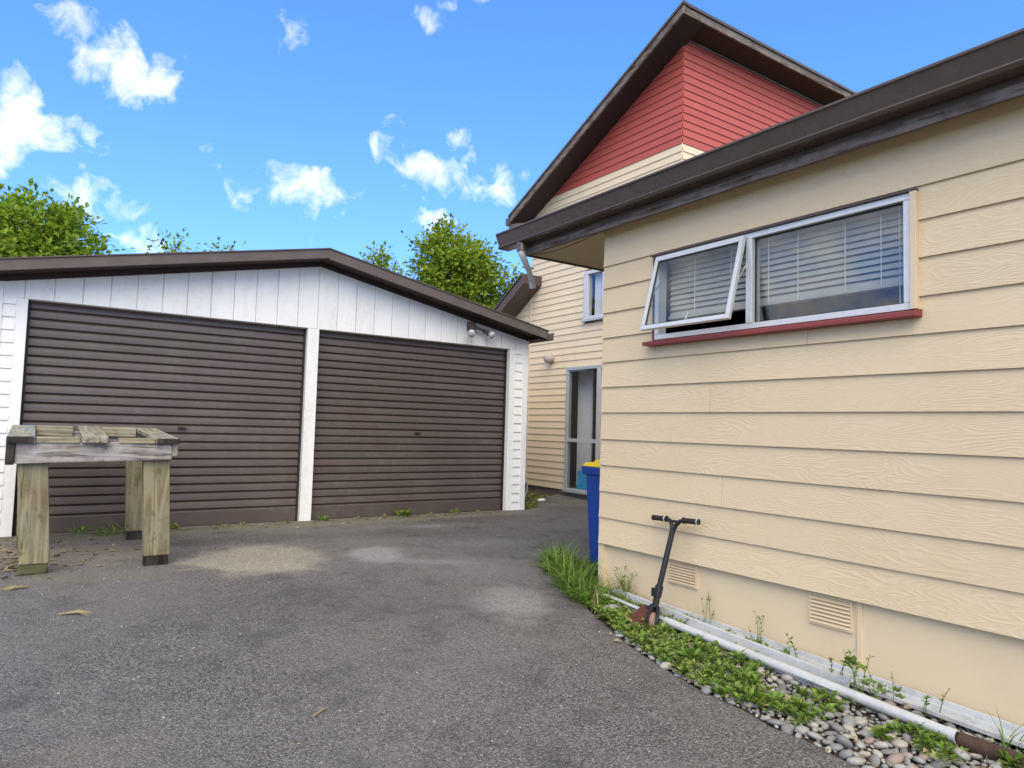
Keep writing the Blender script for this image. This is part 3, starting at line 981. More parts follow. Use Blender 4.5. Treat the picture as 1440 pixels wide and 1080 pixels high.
# ================================================================== TWO STOREY HOUSE
TX, TY = 7.1, 6.46
TB = .27
two = thing('two_storey_house', 'two storey house with pale cream boards and red boarded gable under brown roof', 'house', (TX, TY, TB))
PT = .1093
ZB0 = 5.296 - PT * 45
wtop = lambda y: 6.85 - .467 * (y - TY)
doorY0, doorY1, doorZ0, doorZ1 = 6.9, 8.842, .36, 2.343
uwY0, uwY1, uwZ0, uwZ1 = 7.35, 8.428, 3.045, 3.845
LE = 9.9                                               # end of the two-storey part
lean = lambda y: 3.885 - .58 * (y - LE)
i = 0
z = ZB0
while z < 6.86:
    z1 = z + PT
    zm = z + PT * .5
    mat = M['red'] if z > 5.28 else M['cream2']
    # left (west) face, along y
    yend = LE
    if z1 > wtop(LE):
        yend = TY + max(0.0, (6.85 - zm) / .467) + .05
    elif zm < 3.86:
        yend = min(13.2, LE + (3.885 - zm) / .58 + .06)
    segs = [(TY - .004, yend)]
    for (a, b, c, d) in ((doorY0, doorY1, doorZ0, doorZ1), (uwY0, uwY1, uwZ0, uwZ1)):
        if c - .02 < zm < d + .02:
            ns_ = []
            for (p, q) in segs:
                if p < a:
                    ns_.append((p, a))
                if q > b:
                    ns_.append((b, q))
            segs = ns_
    for (p, q) in segs:
        if q - p > .02:
            lap(MB(), 'y', p, q, z, z1, TX, -1, .02, .009, .018).build('weatherboard', mat, two)
    if z < 6.80:
        lap(MB(), 'x', TX - .002, 11.2, z, z1, TY, -1, .02, .009, .018).build('weatherboard', mat, two)
    z = z1
    i += 1
part('corner_soaker', M['barge'], two, lambda m: m.box(TX - .022, TX + .004, TY - .022, TY + .004, 6.72, 6.86))
part('frieze_trim', M['barge'], two, lambda m: m.box(TX, 11.2, TY - .034, TY - .020, 6.752, 6.7775))
part('wall_line_trim', M['cream2'], two, lambda m: m.box(TX - .022, TX - .012, LE - .02, LE + .02, .4, 3.86))
part('footing', M['concrete'], two, lambda m: m.box(TX + .02, 11.0, TY + .02, 13.2, -.1, ZB0 + .03), bevel=.01)
part('back_wall', M['cream2'], two, lambda m: (m.box(TX + .03, 11.2, LE - .06, LE, 3.0, wtop(LE)), m.box(11.15, 11.2, TY + .03, LE, .3, 5.3)))
# mono-pitch roof, its high edge over the corner nearest the drive
RX0, RY0, RY1 = 6.70, 6.11, 10.07
rz = lambda y: 6.972 - .477 * (y - RY0)


def pitch(m, x0, x1, y0, y1, o0, o1):
    m.hexa([(x0, y0, rz(y0) + o0), (x1, y0, rz(y0) + o0), (x1, y1, rz(y1) + o0), (x0, y1, rz(y1) + o0),
            (x0, y0, rz(y0) + o1), (x1, y0, rz(y0) + o1), (x1, y1, rz(y1) + o1), (x0, y1, rz(y1) + o1)])


part('barge_board', M['barge'], two, lambda m: pitch(m, RX0, RX0 + .03, RY0, RY1, -.135, -.028))
part('barge_board', M['bargex'], two, lambda m: m.box(RX0 + .03, 11.4, RY0, RY0 + .03, rz(RY0) - .135, rz(RY0) - .028))
part('roof_edge_flashing', M['gutter'], two, lambda m: (pitch(m, RX0 - .018, RX0 + .06, RY0 - .018, RY1 + .03, -.027, .012)))
part('roof_edge_flashing', M['gutter'], two, lambda m: m.box(RX0 + .06, 11.42, RY0 - .022, RY0 + .06, rz(RY0) - .031, rz(RY0) + .008))
part('soffit', M['soffitdark'], two, lambda m: (pitch(m, RX0 + .03, TX + .02, RY0 + .03, RY1 - .0, -.135, -.12), m.hexa([(TX + .02, RY0 + .03, 6.834), (11.4, RY0 + .03, 6.834), (11.4, TY + .02, 6.772), (TX + .02, TY + .02, 6.772), (TX + .02, RY0 + .03, 6.844), (11.4, RY0 + .03, 6.844), (11.4, TY + .02, 6.78), (TX + .02, TY + .02, 6.78)])))
for a in range(5):
    x0 = RX0 + .06 + a * .93
    part('roof_sheet', M['brownroof'], two, lambda m: pitch(m, x0, x0 + .925, RY0 + .06, RY1, -.014, -.004))
part('roof_gutter', M['gutter'], two, lambda m: m.box(RX0 - .01, 11.3, RY1 - .0, RY1 + .11, rz(RY1) - .17, rz(RY1) - .05))
# lean-to roof end behind the garage
LO = .40
lb = lambda y: 3.955 - .60 * (y - 9.607)


def lpitch(m, x0, x1, y0, y1, o0, o1):
    m.hexa([(x0, y0, lb(y0) + o0), (x1, y0, lb(y0) + o0), (x1, y1, lb(y1) + o0), (x0, y1, lb(y1) + o0),
            (x0, y0, lb(y0) + o1), (x1, y0, lb(y0) + o1), (x1, y1, lb(y1) + o1), (x0, y1, lb(y1) + o1)])


part('lean_to_barge', M['brown'], two, lambda m: lpitch(m, TX - LO, TX - LO + .04, 9.60, 12.9, -.17, 0), bevel=.004)
part('lean_to_soffit', M['brown'], two, lambda m: lpitch(m, TX - LO + .04, TX + .02, 9.60, 12.9, -.165, -.15))
part('lean_to_end', M['brown'], two, lambda m: lpitch(m, TX - LO + .04, TX + .0, 9.595, 9.64, -.16, 0))
part('lean_to_roof', M['brownroof'], two, lambda m: lpitch(m, TX - LO - .02, 11, 9.66, 12.95, .0, .03))
# glass sliding door
gd = part('glass_door', M['alu_dull'], two, lambda m: (m.box(TX - .03, TX + .05, doorY0, doorY1, doorZ0 - .0, doorZ0 + .05), m.box(TX - .03, TX + .05, doorY0, doorY1, doorZ1 - .05, doorZ1),
                                                     m.box(TX - .03, TX + .05, doorY1 - .055, doorY1, doorZ0 + .05, doorZ1 - .05), m.box(TX - .03, TX + .05, doorY0, doorY0 + .05, doorZ0 + .05, doorZ1 - .05)), bevel=.004)
part('door_stile', M['alu'], gd, lambda m: m.box(TX - .034, TX + .03, 8.0, 8.09, doorZ0 + .05, doorZ1 - .05), bevel=.004)
part('door_rail', M['alu'], gd, lambda m: m.box(TX - .026, TX + .03, 8.09, doorY1 - .055, 1.145, 1.2), bevel=.003)
part('door_rail', M['alu'], gd, lambda m: m.box(TX - .026, TX + .03, doorY0 + .05, 8.0, 1.145, 1.2), bevel=.003)
for (a, b) in ((8.09, doorY1 - .055), (doorY0 + .05, 8.0)):
    for (c, d) in ((doorZ0 + .05, 1.145), (1.2, doorZ1 - .05)):
        part('pane', M['glass2'], gd, lambda m: m.box(TX - .002, TX + .003, a, b, c, d))
part('door_sill', M['alu_dull'], gd, lambda m: m.box(TX - .06, TX - .0305, doorY0, doorY1 + .01, doorZ0 - .012, doorZ0 + .035), bevel=.004)
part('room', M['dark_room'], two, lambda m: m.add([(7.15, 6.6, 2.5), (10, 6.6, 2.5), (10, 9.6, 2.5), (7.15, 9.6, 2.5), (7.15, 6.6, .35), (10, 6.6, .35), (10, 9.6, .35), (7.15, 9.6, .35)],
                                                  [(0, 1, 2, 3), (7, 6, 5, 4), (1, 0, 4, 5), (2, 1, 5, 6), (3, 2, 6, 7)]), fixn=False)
uw = part('upper_window', M['alu'], two, lambda m: (m.box(TX - .05, TX + .05, uwY0, uwY1, uwZ0, uwZ0 + .075), m.box(TX - .05, TX + .05, uwY0, uwY1, uwZ1 - .06, uwZ1),
                                                   m.box(TX - .05, TX + .05, uwY1 - .10, uwY1, uwZ0 + .075, uwZ1 - .06), m.box(TX - .05, TX + .05, uwY0, uwY0 + .06, uwZ0 + .075, uwZ1 - .06)), bevel=.004)
part('pane', M['glass2'], uw, lambda m: m.box(TX - .012, TX - .007, uwY0 + .06, uwY1 - .10, uwZ0 + .075, uwZ1 - .06))
part('window_stile', M['alu'], uw, lambda m: m.box(TX - .045, TX + .03, 7.93, 7.99, uwZ0 + .075, uwZ1 - .06), bevel=.003)
part('window_sill', M['alu_dull'], uw, lambda m: m.box(TX - .08, TX - .0505, uwY0, uwY1 + .02, uwZ0 - .01, uwZ0 + .025), bevel=.004)
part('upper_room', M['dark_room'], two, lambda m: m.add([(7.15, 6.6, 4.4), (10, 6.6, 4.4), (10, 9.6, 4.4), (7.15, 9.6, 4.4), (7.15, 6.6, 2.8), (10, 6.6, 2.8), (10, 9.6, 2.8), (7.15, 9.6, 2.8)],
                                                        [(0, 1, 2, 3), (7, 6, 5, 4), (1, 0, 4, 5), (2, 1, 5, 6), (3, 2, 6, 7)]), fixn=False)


def drape(x, y0, y1, z0, z1, name, label, amp=.03, waves=7):
    mb = MB()
    n = waves * 8
    for zz_ in (z0, z0 + (z1 - z0) * .5, z1):
        for i in range(n + 1):
            t = i / n
            y = y0 + (y1 - y0) * (t if zz_ > z0 + .1 else (.05 + .95 * t))
            mb.v.append((x + amp * math.sin(t * waves * 2 * math.pi) + .008 * math.sin(t * 31), y, zz_))
    for r in range(2):
        for i in range(n):
            mb.f.append((r * (n + 1) + i, r * (n + 1) + i + 1, (r + 1) * (n + 1) + i + 1, (r + 1) * (n + 1) + i))
    o = mb.build(name, M['curtain'], None, smooth=True, fixn=False)
    tag(o, label, 'curtain')
    return o


drape(7.43, 8.60, 8.93, .42, 2.42, 'curtain', 'pale grey curtain gathered behind the glass sliding door')
drape(7.17, 8.06, 8.27, 2.95, 4.0, 'curtain', 'pale curtain in the upper window of the two storey house', .02, 4)
tag(part('storage_bag', M['bag'], None, lambda m: (m.hexa([(7.18, 8.38, .405), (7.36, 8.36, .405), (7.38, 8.66, .405), (7.17, 8.64, .405), (7.21, 8.37, .70), (7.33, 8.39, .69), (7.34, 8.63, .71), (7.20, 8.66, .69)]),
                                                  m.tube([(7.27, 8.42, .69), (7.27, 8.44, .79), (7.27, 8.52, .83), (7.27, 8.58, .79), (7.27, 8.60, .69)], .010, 6)), bevel=.02), 'bright blue bag on the floor behind the sliding door', 'bag')
lampb = thing('bulkhead_light', 'small beige oval bulkhead light on the pale cream boards', 'wall light', (TX - .02, 9.26, 2.50))
part('base_plate', M['lampbeige'], lampb, lambda m: m.lathe((TX - .015, 9.26, 2.52), (-1, 0, 0), [(.085, -.01), (.085, .02), (.07, .03)], 18), smooth='auto')
part('lens', M['lampbeige'], lampb, lambda m: m.lathe((TX - .045, 9.26, 2.52), (-1, -.3, -.1), [(.075, 0), (.085, .04), (.075, .09), (.05, .12), (.01, .13)], 18), smooth=True)

# ================================================================== GARAGE SPOTLIGHTS
spot = thing('twin_spotlight', 'twin outdoor spotlight with two bulbs under the garage barge', 'spotlight', (4.62, GY - .03, 2.60))
part('mounting_box', M['brown'], spot, lambda m: m.box(4.53, 4.62, GY - .10, GY - .005, 2.585, 2.69), bevel=.006)
part('arm', M['brown'], spot, lambda m: m.tube([(4.60, GY - .08, 2.63), (4.70, GY - .10, 2.60), (4.80, GY - .12, 2.58)], .016, 8))
for (x, y, zz_, ax) in ((4.53, GY - .13, 2.545, (-.35, -.8, -.35)), (4.80, GY - .14, 2.555, (.5, -.7, -.45))):
    h = part('lamp_holder', M['brown'], spot, lambda m: m.lathe((x - ax[0] * .09, y - ax[1] * .06, zz_ - ax[2] * .06), ax, [(.026, -.03), (.028, .03), (.035, .06)], 14), smooth='auto')
    part('bulb', M['lampglass'], h, lambda m: m.lathe((x, y, zz_), ax, [(.024, -.01), (.044, .024), (.050, .05), (.044, .063), (.024, .072), (.002, .075)], 18), smooth=True)

# ================================================================== WORKBENCH OF SLEEPERS
bench = thing('timber_workbench', 'rough workbench of sleeper posts and pallet timber before the roller door', 'workbench', (.4, 6.7, gz(.4, 6.7)))
tilt = lambda y: .045 * (y - 6.05)


def leg(x0, x1, y0, y1, ztop, zbot, dx=.05):
    part('leg', M['leg'], bench, lambda m: m.hexa([(x0 + dx, y0, zbot + .075), (x1 + dx, y0, zbot + .075), (x1 + dx, y1, zbot + .075), (x0 + dx, y1, zbot + .075), (x0, y0, ztop), (x1, y0, ztop), (x1, y1, ztop), (x0, y1, ztop)]), bevel=.008)
    part('leg_block', M['mossy'] if x0 < .3 else M['rot'], bench, lambda m: m.box(x0 + dx + .004, x1 + dx - .012, y0 + .008, y1 - .006, zbot - .02, zbot + .076), bevel=.008)


leg(-.087, .098, 6.095, 6.20, 1.02, gz(0, 6.1) + .018)
leg(.713, .898, 6.095, 6.20, 1.03, gz(0, 6.1) + .018, .042)
leg(.70, .885, 7.22, 7.32, 1.08, gz(0, 7.3) + .018, .04)
leg(-.10, .085, 7.22, 7.32, 1.07, gz(0, 7.3) + .018, .03)
part('apron', M['greyx'], bench, lambda m: m.hexa([(-.103, 6.05, .995), (.905, 6.05, 1.022), (.905, 6.094, 1.022), (-.103, 6.094, .995), (-.103, 6.05, 1.143), (.905, 6.05, 1.160), (.905, 6.094, 1.160), (-.103, 6.094, 1.143)]), bevel=.006)
part('apron', M['greyx'], bench, lambda m: m.box(-.103, .905, 7.325, 7.37, 1.05, 1.21), bevel=.006)
part('side_board', M['rot'], bench, lambda m: m.hexa([(-.157, 6.03, .99), (-.1045, 6.03, .99), (-.1045, 7.38, 1.05), (-.157, 7.38, 1.05), (-.157, 6.03, 1.142), (-.1045, 6.03, 1.142), (-.1045, 7.38, 1.205), (-.157, 7.38, 1.205)]), bevel=.006)
part('side_board', M['slaty'], bench, lambda m: m.hexa([(.9065, 6.05, 1.05), (.945, 6.05, 1.05), (.945, 7.38, 1.10), (.9065, 7.38, 1.10), (.9065, 6.05, 1.160), (.945, 6.05, 1.160), (.945, 7.38, 1.215), (.9065, 7.38, 1.215)]), bevel=.006)


def tslat(mat, x0, x1, y0, y1, zf, t=.045, skew=0.0, name='top_slat'):
    return part(name, mat, bench, lambda m: m.hexa([(x0, y0, zf + tilt(y0) - t), (x1, y0, zf + tilt(y0) - t), (x1 + skew, y1, zf + tilt(y1) - t), (x0 + skew, y1, zf + tilt(y1) - t),
                                                     (x0, y0, zf + tilt(y0)), (x1, y0, zf + tilt(y0)), (x1 + skew, y1, zf + tilt(y1)), (x0 + skew, y1, zf + tilt(y1))]), bevel=.006)


tslat(M['blueslat'], -.157, .010, 6.02, 7.40, 1.192, .048)
part('slat_end', M['rot'], bench, lambda m: m.box(-.158, .002, 6.012, 6.024, 1.146, 1.190), bevel=.003)
tslat(M['slaty'], .295, .462, 5.995, 7.40, 1.197, .046, .03)
tslat(M['slaty'], .785, .952, 6.02, 7.40, 1.188, .04)
part('slat_end', M['rot'], bench, lambda m: m.box(.79, .953, 6.012, 6.024, 1.150, 1.187), bevel=.003)
tslat(M['slatx'], .014, .285, 6.04, 6.125, 1.187, .042, 0, 'top_rail')
tslat(M['slatx'], .535, .78, 6.04, 6.125, 1.184, .038, 0, 'top_rail')
tslat(M['slatx'], .014, .285, 7.29, 7.38, 1.192, .085, 0, 'top_rail')
tslat(M['slatx'], .50, .78, 7.29, 7.38, 1.192, .085, 0, 'top_rail')
part('cross_bearer', M['rot'], bench, lambda m: m.box(.235, .29, 6.10, 7.32, 1.06, 1.14), bevel=.005)
part('cross_bearer', M['rot'], bench, lambda m: m.box(.47, .53, 6.10, 7.32, 1.06, 1.14), bevel=.005)

# ================================================================== KICK SCOOTER
sc = thing('kick_scooter', 'black kick scooter with dark red deck leaning against the cream planks', 'scooter', (3.24, 3.15, gz(3.24, 3.15)))
wz = gz(3.24, 3.15) + .062
wheel_c = Vector((3.235, 3.135, wz + .018))
head = Vector((3.375, 3.235, .285))
top = Vector((3.500, 3.215, .735))
ax = Vector((.55, -.83, -.08)).normalized()
part('front_wheel', M['wheel'], sc, lambda m: m.lathe(wheel_c - ax * .013, ax, [(.036, 0), (.048, .0), (.053, .006), (.054, .013), (.053, .020), (.048, .026), (.036, .026)], 26), smooth='auto')
part('wheel_core', M['core'], sc, lambda m: m.lathe(wheel_c - ax * .014, ax, [(.012, 0), (.040, .001), (.040, .027), (.012, .0285)], 24), smooth='auto')
part('hub', M['scooterblack'], sc, lambda m: m.lathe(wheel_c - ax * .032, ax, [(.010, 0), (.010, .064)], 12), smooth='auto')
fork_top = wheel_c + (head - wheel_c) * .52
for s in (-1, 1):
    part('fork', M['scooterblack'], sc, lambda m: m.tube([wheel_c + ax * .024 * s + Vector((0, 0, -.012)), wheel_c + ax * .024 * s + Vector((.01, .005, .03)), fork_top + ax * .020 * s, fork_top + (head - fork_top) * .35], [.012, .0135, .014, .014], 10), smooth='auto')
part('head_tube', M['scooterblack'], sc, lambda m: m.tube([fork_top - (head - fork_top) * .06, fork_top + (head - fork_top) * .3, head], [.021, .022, .021], 14), smooth='auto')
part('clamp', M['scooterblack'], sc, lambda m: (m.tube([head, head + (top - head).normalized() * .075], .0265, 14), m.box(head.x - .04, head.x - .014, head.y - .012, head.y + .012, head.z + .01, head.z + .062)), smooth='auto')
bdir = (top - head).normalized()
part('handlebar_stem', M['scooterblack'], sc, lambda m: m.tube([head + bdir * .02, head + bdir * .30, top - bdir * .015], [.0185, .0185, .0185], 14), smooth='auto')
hb = Vector((3.512, 3.215, .775))
hand = Vector((-.06, -1, .055)).normalized()
for s in (-1, 1):
    part('handlebar', M['scooterblack'], sc, lambda m: m.tube([top - bdir * .05, top + hand * s * .018 + bdir * .005, top + hand * s * .05 + bdir * .036, hb + hand * s * .085, hb + hand * s * .12], [.015, .014, .013, .0125, .0125], 10), smooth='auto')
    g = part('grip', M['grip'], sc, lambda m: m.lathe(hb + hand * s * .080, hand * s, [(.012, -.006), (.021, -.004), (.021, .002), (.0165, .004)] + [(.0165 + .0012 * (k % 2), .010 + k * .006) for k in range(18)] + [(.0195, .122), (.0195, .128), (.008, .130)], 16), smooth='auto')
    part('grip_ring', M['core'], g, lambda m: m.lathe(hb + hand * s * (.086 if s < 0 else .2), hand * s, [(.0175, 0), (.0205, .001), (.0205, .007), (.0175, .008)], 16))
part('crossbar', M['scooterblack'], sc, lambda m: m.tube([top + hand * -.05 + bdir * .030, top + hand * .05 + bdir * .030], .009, 8), smooth='auto')
dA = Vector((3.385, 3.30, .215))
dB = Vector((3.155, 3.235, .150))
ddir = (dB - dA).normalized()
dside = Vector((.25, -.95, -.1))
dside = (dside - ddir * dside.dot(ddir)).normalized()
dn = ddir.cross(dside)
if dn.z < 0:
    dn = -dn


def plank8(m, a, b, w0, w1, t):
    m.hexa([a - dside * w0 - dn * t, b - dside * w1 - dn * t, b + dside * w1 - dn * t, a + dside * w0 - dn * t, a - dside * w0, b - dside * w1, b + dside * w1, a + dside * w0])


part('deck', M['deck'], sc, lambda m: plank8(m, dA, dB, .050, .056, .022), bevel=.005)
part('deck_rail', M['scooterblack'], sc, lambda m: plank8(m, dA - dn * .024, dB - dn * .024, .040, .046, .022), bevel=.004)
part('neck', M['scooterblack'], sc, lambda m: m.tube([dA + ddir * .03 - dn * .015, (dA + head) * .5 + Vector((-.01, -.02, -.02)), head - bdir * .04], [.022, .021, .020], 10), smooth='auto')
rwc = dB - dn * .045 + ddir * .005
part('rear_wheel', M['wheel'], sc, lambda m: m.lathe(rwc - dside * .012, dside, [(.015, 0), (.046, 0), (.050, .006), (.050, .018), (.046, .024), (.015, .024)], 22), smooth='auto')

# ================================================================== WHEELIE BIN
bz = gz(4.2, 4.6) + .02
wb = thing('wheelie_bin', 'blue wheelie bin with yellow lid standing behind the house corner', 'bin', (4.30, 4.53, bz))
bx0, bx1, by0, by1 = 4.035, 4.515, 4.335, 4.815


def frust(m, i0, i1, z0, z1, g=0.0):
    m.hexa([(bx0 + i0, by0 + i0, z0), (bx1 - i0, by0 + i0, z0), (bx1 - i0, by1 - i0, z0), (bx0 + i0, by1 - i0, z0), (bx0 + i1, by0 + i1, z1), (bx1 - i1, by0 + i1, z1), (bx1 - i1, by1 - i1, z1), (bx0 + i1, by1 - i1, z1)])


part('body', M['binblue'], wb, lambda m: frust(m, .065, .030, bz + .02, bz + .80), bevel=.025)
part('rim', M['binblue'], wb, lambda m: frust(m, .012, .0, bz + .795, bz + .865), bevel=.012)
lid = part('lid', M['binyellow'], wb, lambda m: (frust(m, .006, .03, bz + .866, bz + .905)), bevel=.014)
part('lid_panel', M['binyellow'], lid, lambda m: frust(m, .07, .10, bz + .90, bz + .932), bevel=.012)
part('handle_bar', M['binblue'], wb, lambda m: m.tube([(bx1 + .03, by0 + .06, bz + .86), (bx1 + .03, by1 - .06, bz + .86)], .014, 10), smooth='auto')
for y in (by0 + .04, by1 - .04):
    part('wheel', M['rubber'], wb, lambda m: m.lathe((bx1 - .06, y - .02, bz + .1), (0, 1, 0), [(.03, 0), (.095, 0), (.1, .008), (.1, .032), (.095, .04), (.03, .04)], 22), smooth='auto')

# ================================================================== OLD GUTTER LENGTHS LYING AT THE WALL


def run(x0, y0, x1, y1, y):
    return x0 + (x1 - x0) * (y - y0) / (y1 - y0)


def channel(name, label, prof, xa, ya, xb, yb, mat, zoff=.0, cat='gutter', seg=14):
    """open metal channel, profile of (sideways, up) extruded along the ground line from a to b"""
    mb = MB()
    n = len(prof)
    for i in range(seg + 1):
        t = i / seg
        x = xa + (xb - xa) * t
        y = ya + (yb - ya) * t
        z = gz(x, y) + zoff
        w = .004 * math.sin(t * 9)
        for (u, v) in prof:
            mb.v.append((x + u + w, y, z + v))
    for i in range(seg):
        for k in range(n):
            mb.f.append((i * n + k, i * n + (k + 1) % n, (i + 1) * n + (k + 1) % n, (i + 1) * n + k))
    mb.f.append(tuple(range(n - 1, -1, -1)))
    mb.f.append(tuple(seg * n + k for k in range(n)))
    t_ = thing(name, label, cat, (xa, ya, gz(xa, ya)))
    mb.build('channel', mat, t_)
    return t_


T = .004
# front channel, open to the sky, its far end by the grass
profA = [(-.078, .034), (-.070, .046), (-.058, .046), (-.052, .039), (-.050, .005), (.040, .005), (.048, .062), (.062, .066), (.064, .058), (.054, .056), (.048, 0), (-.056, 0), (-.060, .030)]
chA = channel('old_gutter', 'long white open gutter channel lying on the ground beneath the scooter', profA, 3.475, 3.80, 3.33, 1.95, M['guttw'], .035)
MB().prism([(3.475 - .056, gz(0, 3.8) + .035), (3.475 + .048, gz(0, 3.8) + .035), (3.475 + .062, gz(0, 3.8) + .10), (3.475 - .07, gz(0, 3.8) + .08)], 'y', 3.797, 3.803).build('end_cap', M['guttw'], chA)
# flat, wide ribbed length leaning on the foundation behind it
profB = [(-.070, .012), (-.070, .030), (-.062, .032), (-.060, .014), (-.040, .010), (-.034, .024), (-.026, .024), (-.020, .012), (.004, .016), (.009, .032), (.017, .032), (.022, .018), (.046, .026), (.052, .052), (.060, .054), (.062, .046), (.056, .016), (.014, .004), (-.040, -.002)]
channel('old_gutter', 'ribbed white gutter length leaning against the foundation wall behind the pipe', profB, 3.548, 3.42, 3.535, .4, M['guttw'], .03)
# round white downpipe in front
pp = thing('old_downpipe', 'round white downpipe lying in front of the old gutters beside the pebbles', 'pipe', (3.3, 3.1, gz(3.3, 3.1)))
pts = [(run(3.335, 3.12, 3.275, 1.42, y), y, gz(0, y) + .075 - .012 * (3.12 - y) / 1.7) for y in [3.12 - 1.70 * k / 12 for k in range(13)]]
part('pipe', M['pvc'], pp, lambda m: m.tube(pts, .025, 16, cap=False), smooth=True)
e0, e1 = Vector(pts[-1]), Vector(pts[-2])
part('pipe_end', M['pvc'], pp, lambda m: m.tube([e1 + (e0 - e1) * .72, e0 + (e0 - e1) * .01], .0285, 16), smooth='auto')
part('pipe_mouth', M['rubber'], pp, lambda m: m.tube([e0 + (e0 - e1) * .012, e0 + (e0 - e1) * .02], .023, 16))
pr = thing('rusty_pipe', 'short rusty brown pipe continuing the line of the white downpipe', 'pipe', (3.28, 1.3, gz(3.28, 1.3)))
part('pipe', M['rust'], pr, lambda m: m.tube([(3.30, 1.45, .085), (3.31, 1.2, .078), (3.34, .5, .05)], .036, 14), smooth='auto')
# hose curled at the garage corner
tag(part('hose', M['alu_dull'], None, lambda m: m.tube([(5.60, 7.86, gz(0, 7.86)), (5.60, 7.87, .42), (5.60, 7.88, .55), (5.63, 7.89, .62), (5.67, 7.90, .60), (5.68, 7.91, .50), (5.66, 7.95, .36), (5.63, 7.98, gz(0, 7.98))], .012, 8), smooth=True), 'grey hose end sticking up beside the garage corner', 'hose')

# ================================================================== PEBBLES


def blob_mesh(name, seed, sub=2):
    bm = bmesh.new()
    bmesh.ops.create_icosphere(bm, subdivisions=sub, radius=1.0)
    r = random.Random(seed)
    sx_, sy_, sz_ = 1.0, r.uniform(.62, .85), r.uniform(.32, .5)
    for v in bm.verts:
        d = 1 + .13 * mnoise.noise(v.co * 1.2 + Vector((seed * 3.1, 0, 0)))
        v.co = Vector((v.co.x * sx_ * d, v.co.y * sy_ * d, v.co.z * sz_ * d))
    me = bpy.data.meshes.new(name)
    bm.to_mesh(me)
    bm.free()
    for p in me.polygons:
        p.use_smooth = True
    me.materials.append(M['peb'])
    return me


pm = [blob_mesh('pebble', i) for i in range(9)]
low = []
for i in range(5):
    me_ = blob_mesh('pebble_low', 40 + i, 1)
    low.append(([v.co.copy() for v in me_.vertices], [tuple(p.vertices) for p in me_.polygons]))
spots = []
grid = {}


def free(x, y, r):
    for i in range(int((x - .08) / .04), int((x + .08) / .04) + 1):
        for j in range(int((y - .08) / .04), int((y + .08) / .04) + 1):
            for (a, b, c) in grid.get((i, j), ()):
                if (a - x) ** 2 + (b - y) ** 2 < ((c + r) * .80) ** 2:
                    return False
    return True


pr_ = random.Random(3)
for k in range(26000):
    y = pr_.uniform(.3, 3.2)
    ex = edge_x(y)
    x = pr_.uniform(ex + .005, 3.60)
    r = pr_.choice([.010, .013, .016, .019, .023, .027]) if k > 1800 else pr_.choice([.022, .027, .032, .040])
    dens_ = 1.0 if y < 2.45 else max(.25, 1.0 - (y - 2.45) * 1.1)
    if pr_.random() > dens_ or not free(x, y, r):
        continue
    grid.setdefault((int(x / .04), int(y / .04)), []).append((x, y, r))
    spots.append((x, y, r))


def show(p):
    x, y, r = p
    d = Vector((x, y, 0)) - Vector((0, 0, CAM_H))
    vis = 1.0 if (x < 3.31 and y > 1.10) else .05
    return r / d.length * vis


spots.sort(key=show, reverse=True)
rest = MB()
for k, (x, y, r) in enumerate(spots):
    z = gz(x, y) + .012 + r * .12 + pr_.uniform(0, .012)
    rot = Matrix.Rotation(pr_.uniform(0, 6.28), 4, 'Z') @ Matrix.Rotation(pr_.gauss(0, .28), 4, 'X') @ Matrix.Rotation(pr_.gauss(0, .28), 4, 'Y')
    if k < 290:
        o = bpy.data.objects.new('pebble', pm[k % 9])
        C.objects.link(o)
        o.parent = bed_o
        o.matrix_local = Matrix.Translation((x, y, z)) @ rot @ Matrix.Scale(r * 1.12, 4)
    else:
        vv, ff = low[k % 5]
        rest.add([(Matrix.Translation((x, y, z)) @ rot) @ (c * r * 1.12) for c in vv], ff)
rp = rest.build('small_pebbles', M['peb'], bed_o, smooth=True, fixn=False)
rp["kind"] = "stuff"

# ================================================================== PLANTS


def blade(mb, base, ang, length, lean_, w, r_, seg=4):
    d = Vector((math.cos(ang), math.sin(ang), 0))
    side = Vector((-d.y, d.x, 0))
    p = Vector(base)
    prev = None
    pts_ = []
    for i in range(seg + 1):
        t = i / seg
        pos = Vector(base) + d * (length * lean_ * t ** 1.7) + Vector((0, 0, length * (t - .45 * lean_ * t * t)))
        pts_.append((pos, w * (1 - t) ** .8 * (.55 + .45 * min(1, t * 4))))
    o = len(mb.v)
    for (pos, ww) in pts_[:-1]:
        mb.v.append(tuple(pos - side * ww))
        mb.v.append(tuple(pos + side * ww))
    mb.v.append(tuple(pts_[-1][0]))
    for i in range(seg - 1):
        mb.f.append((o + 2 * i, o + 2 * i + 1, o + 2 * i + 3, o + 2 * i + 2))
    mb.f.append((o + 2 * (seg - 1), o + 2 * (seg - 1) + 1, o + 2 * seg))


def leaf(mb, base, d, n, length, w, fold=.25, seg=0):
    d = d.normalized()
    s_ = d.cross(n).normalized()
    n = s_.cross(d)
    b = Vector(base)
    o = len(mb.v)
    mid = b + d * length * .5 - n * 0.0
    mb.v += [tuple(b), tuple(mid + s_ * w + n * fold * w), tuple(mid - s_ * w + n * fold * w), tuple(b + d * length - n * length * .12), tuple(mid - n * .02 * length)]
    mb.f += [(o, o + 1, o + 4), (o, o + 4, o + 2), (o + 1, o + 3, o + 4), (o + 4, o + 3, o + 2)]


def tuft(mb, x, y, n, h, spread, w, r_, z=None, leanr=(.2, .9)):
    for _ in range(n):
        a = r_.uniform(0, 6.28)
        q = spread * math.sqrt(r_.random())
        bx_, by_ = x + q * math.cos(a), y + q * math.sin(a)
        blade(mb, (bx_, by_, (gz(bx_, by_) if z is None else z) - .005), a + r_.gauss(0, .7), h * r_.uniform(.5, 1.1), r_.uniform(*leanr), w * r_.uniform(.7, 1.2), r_)


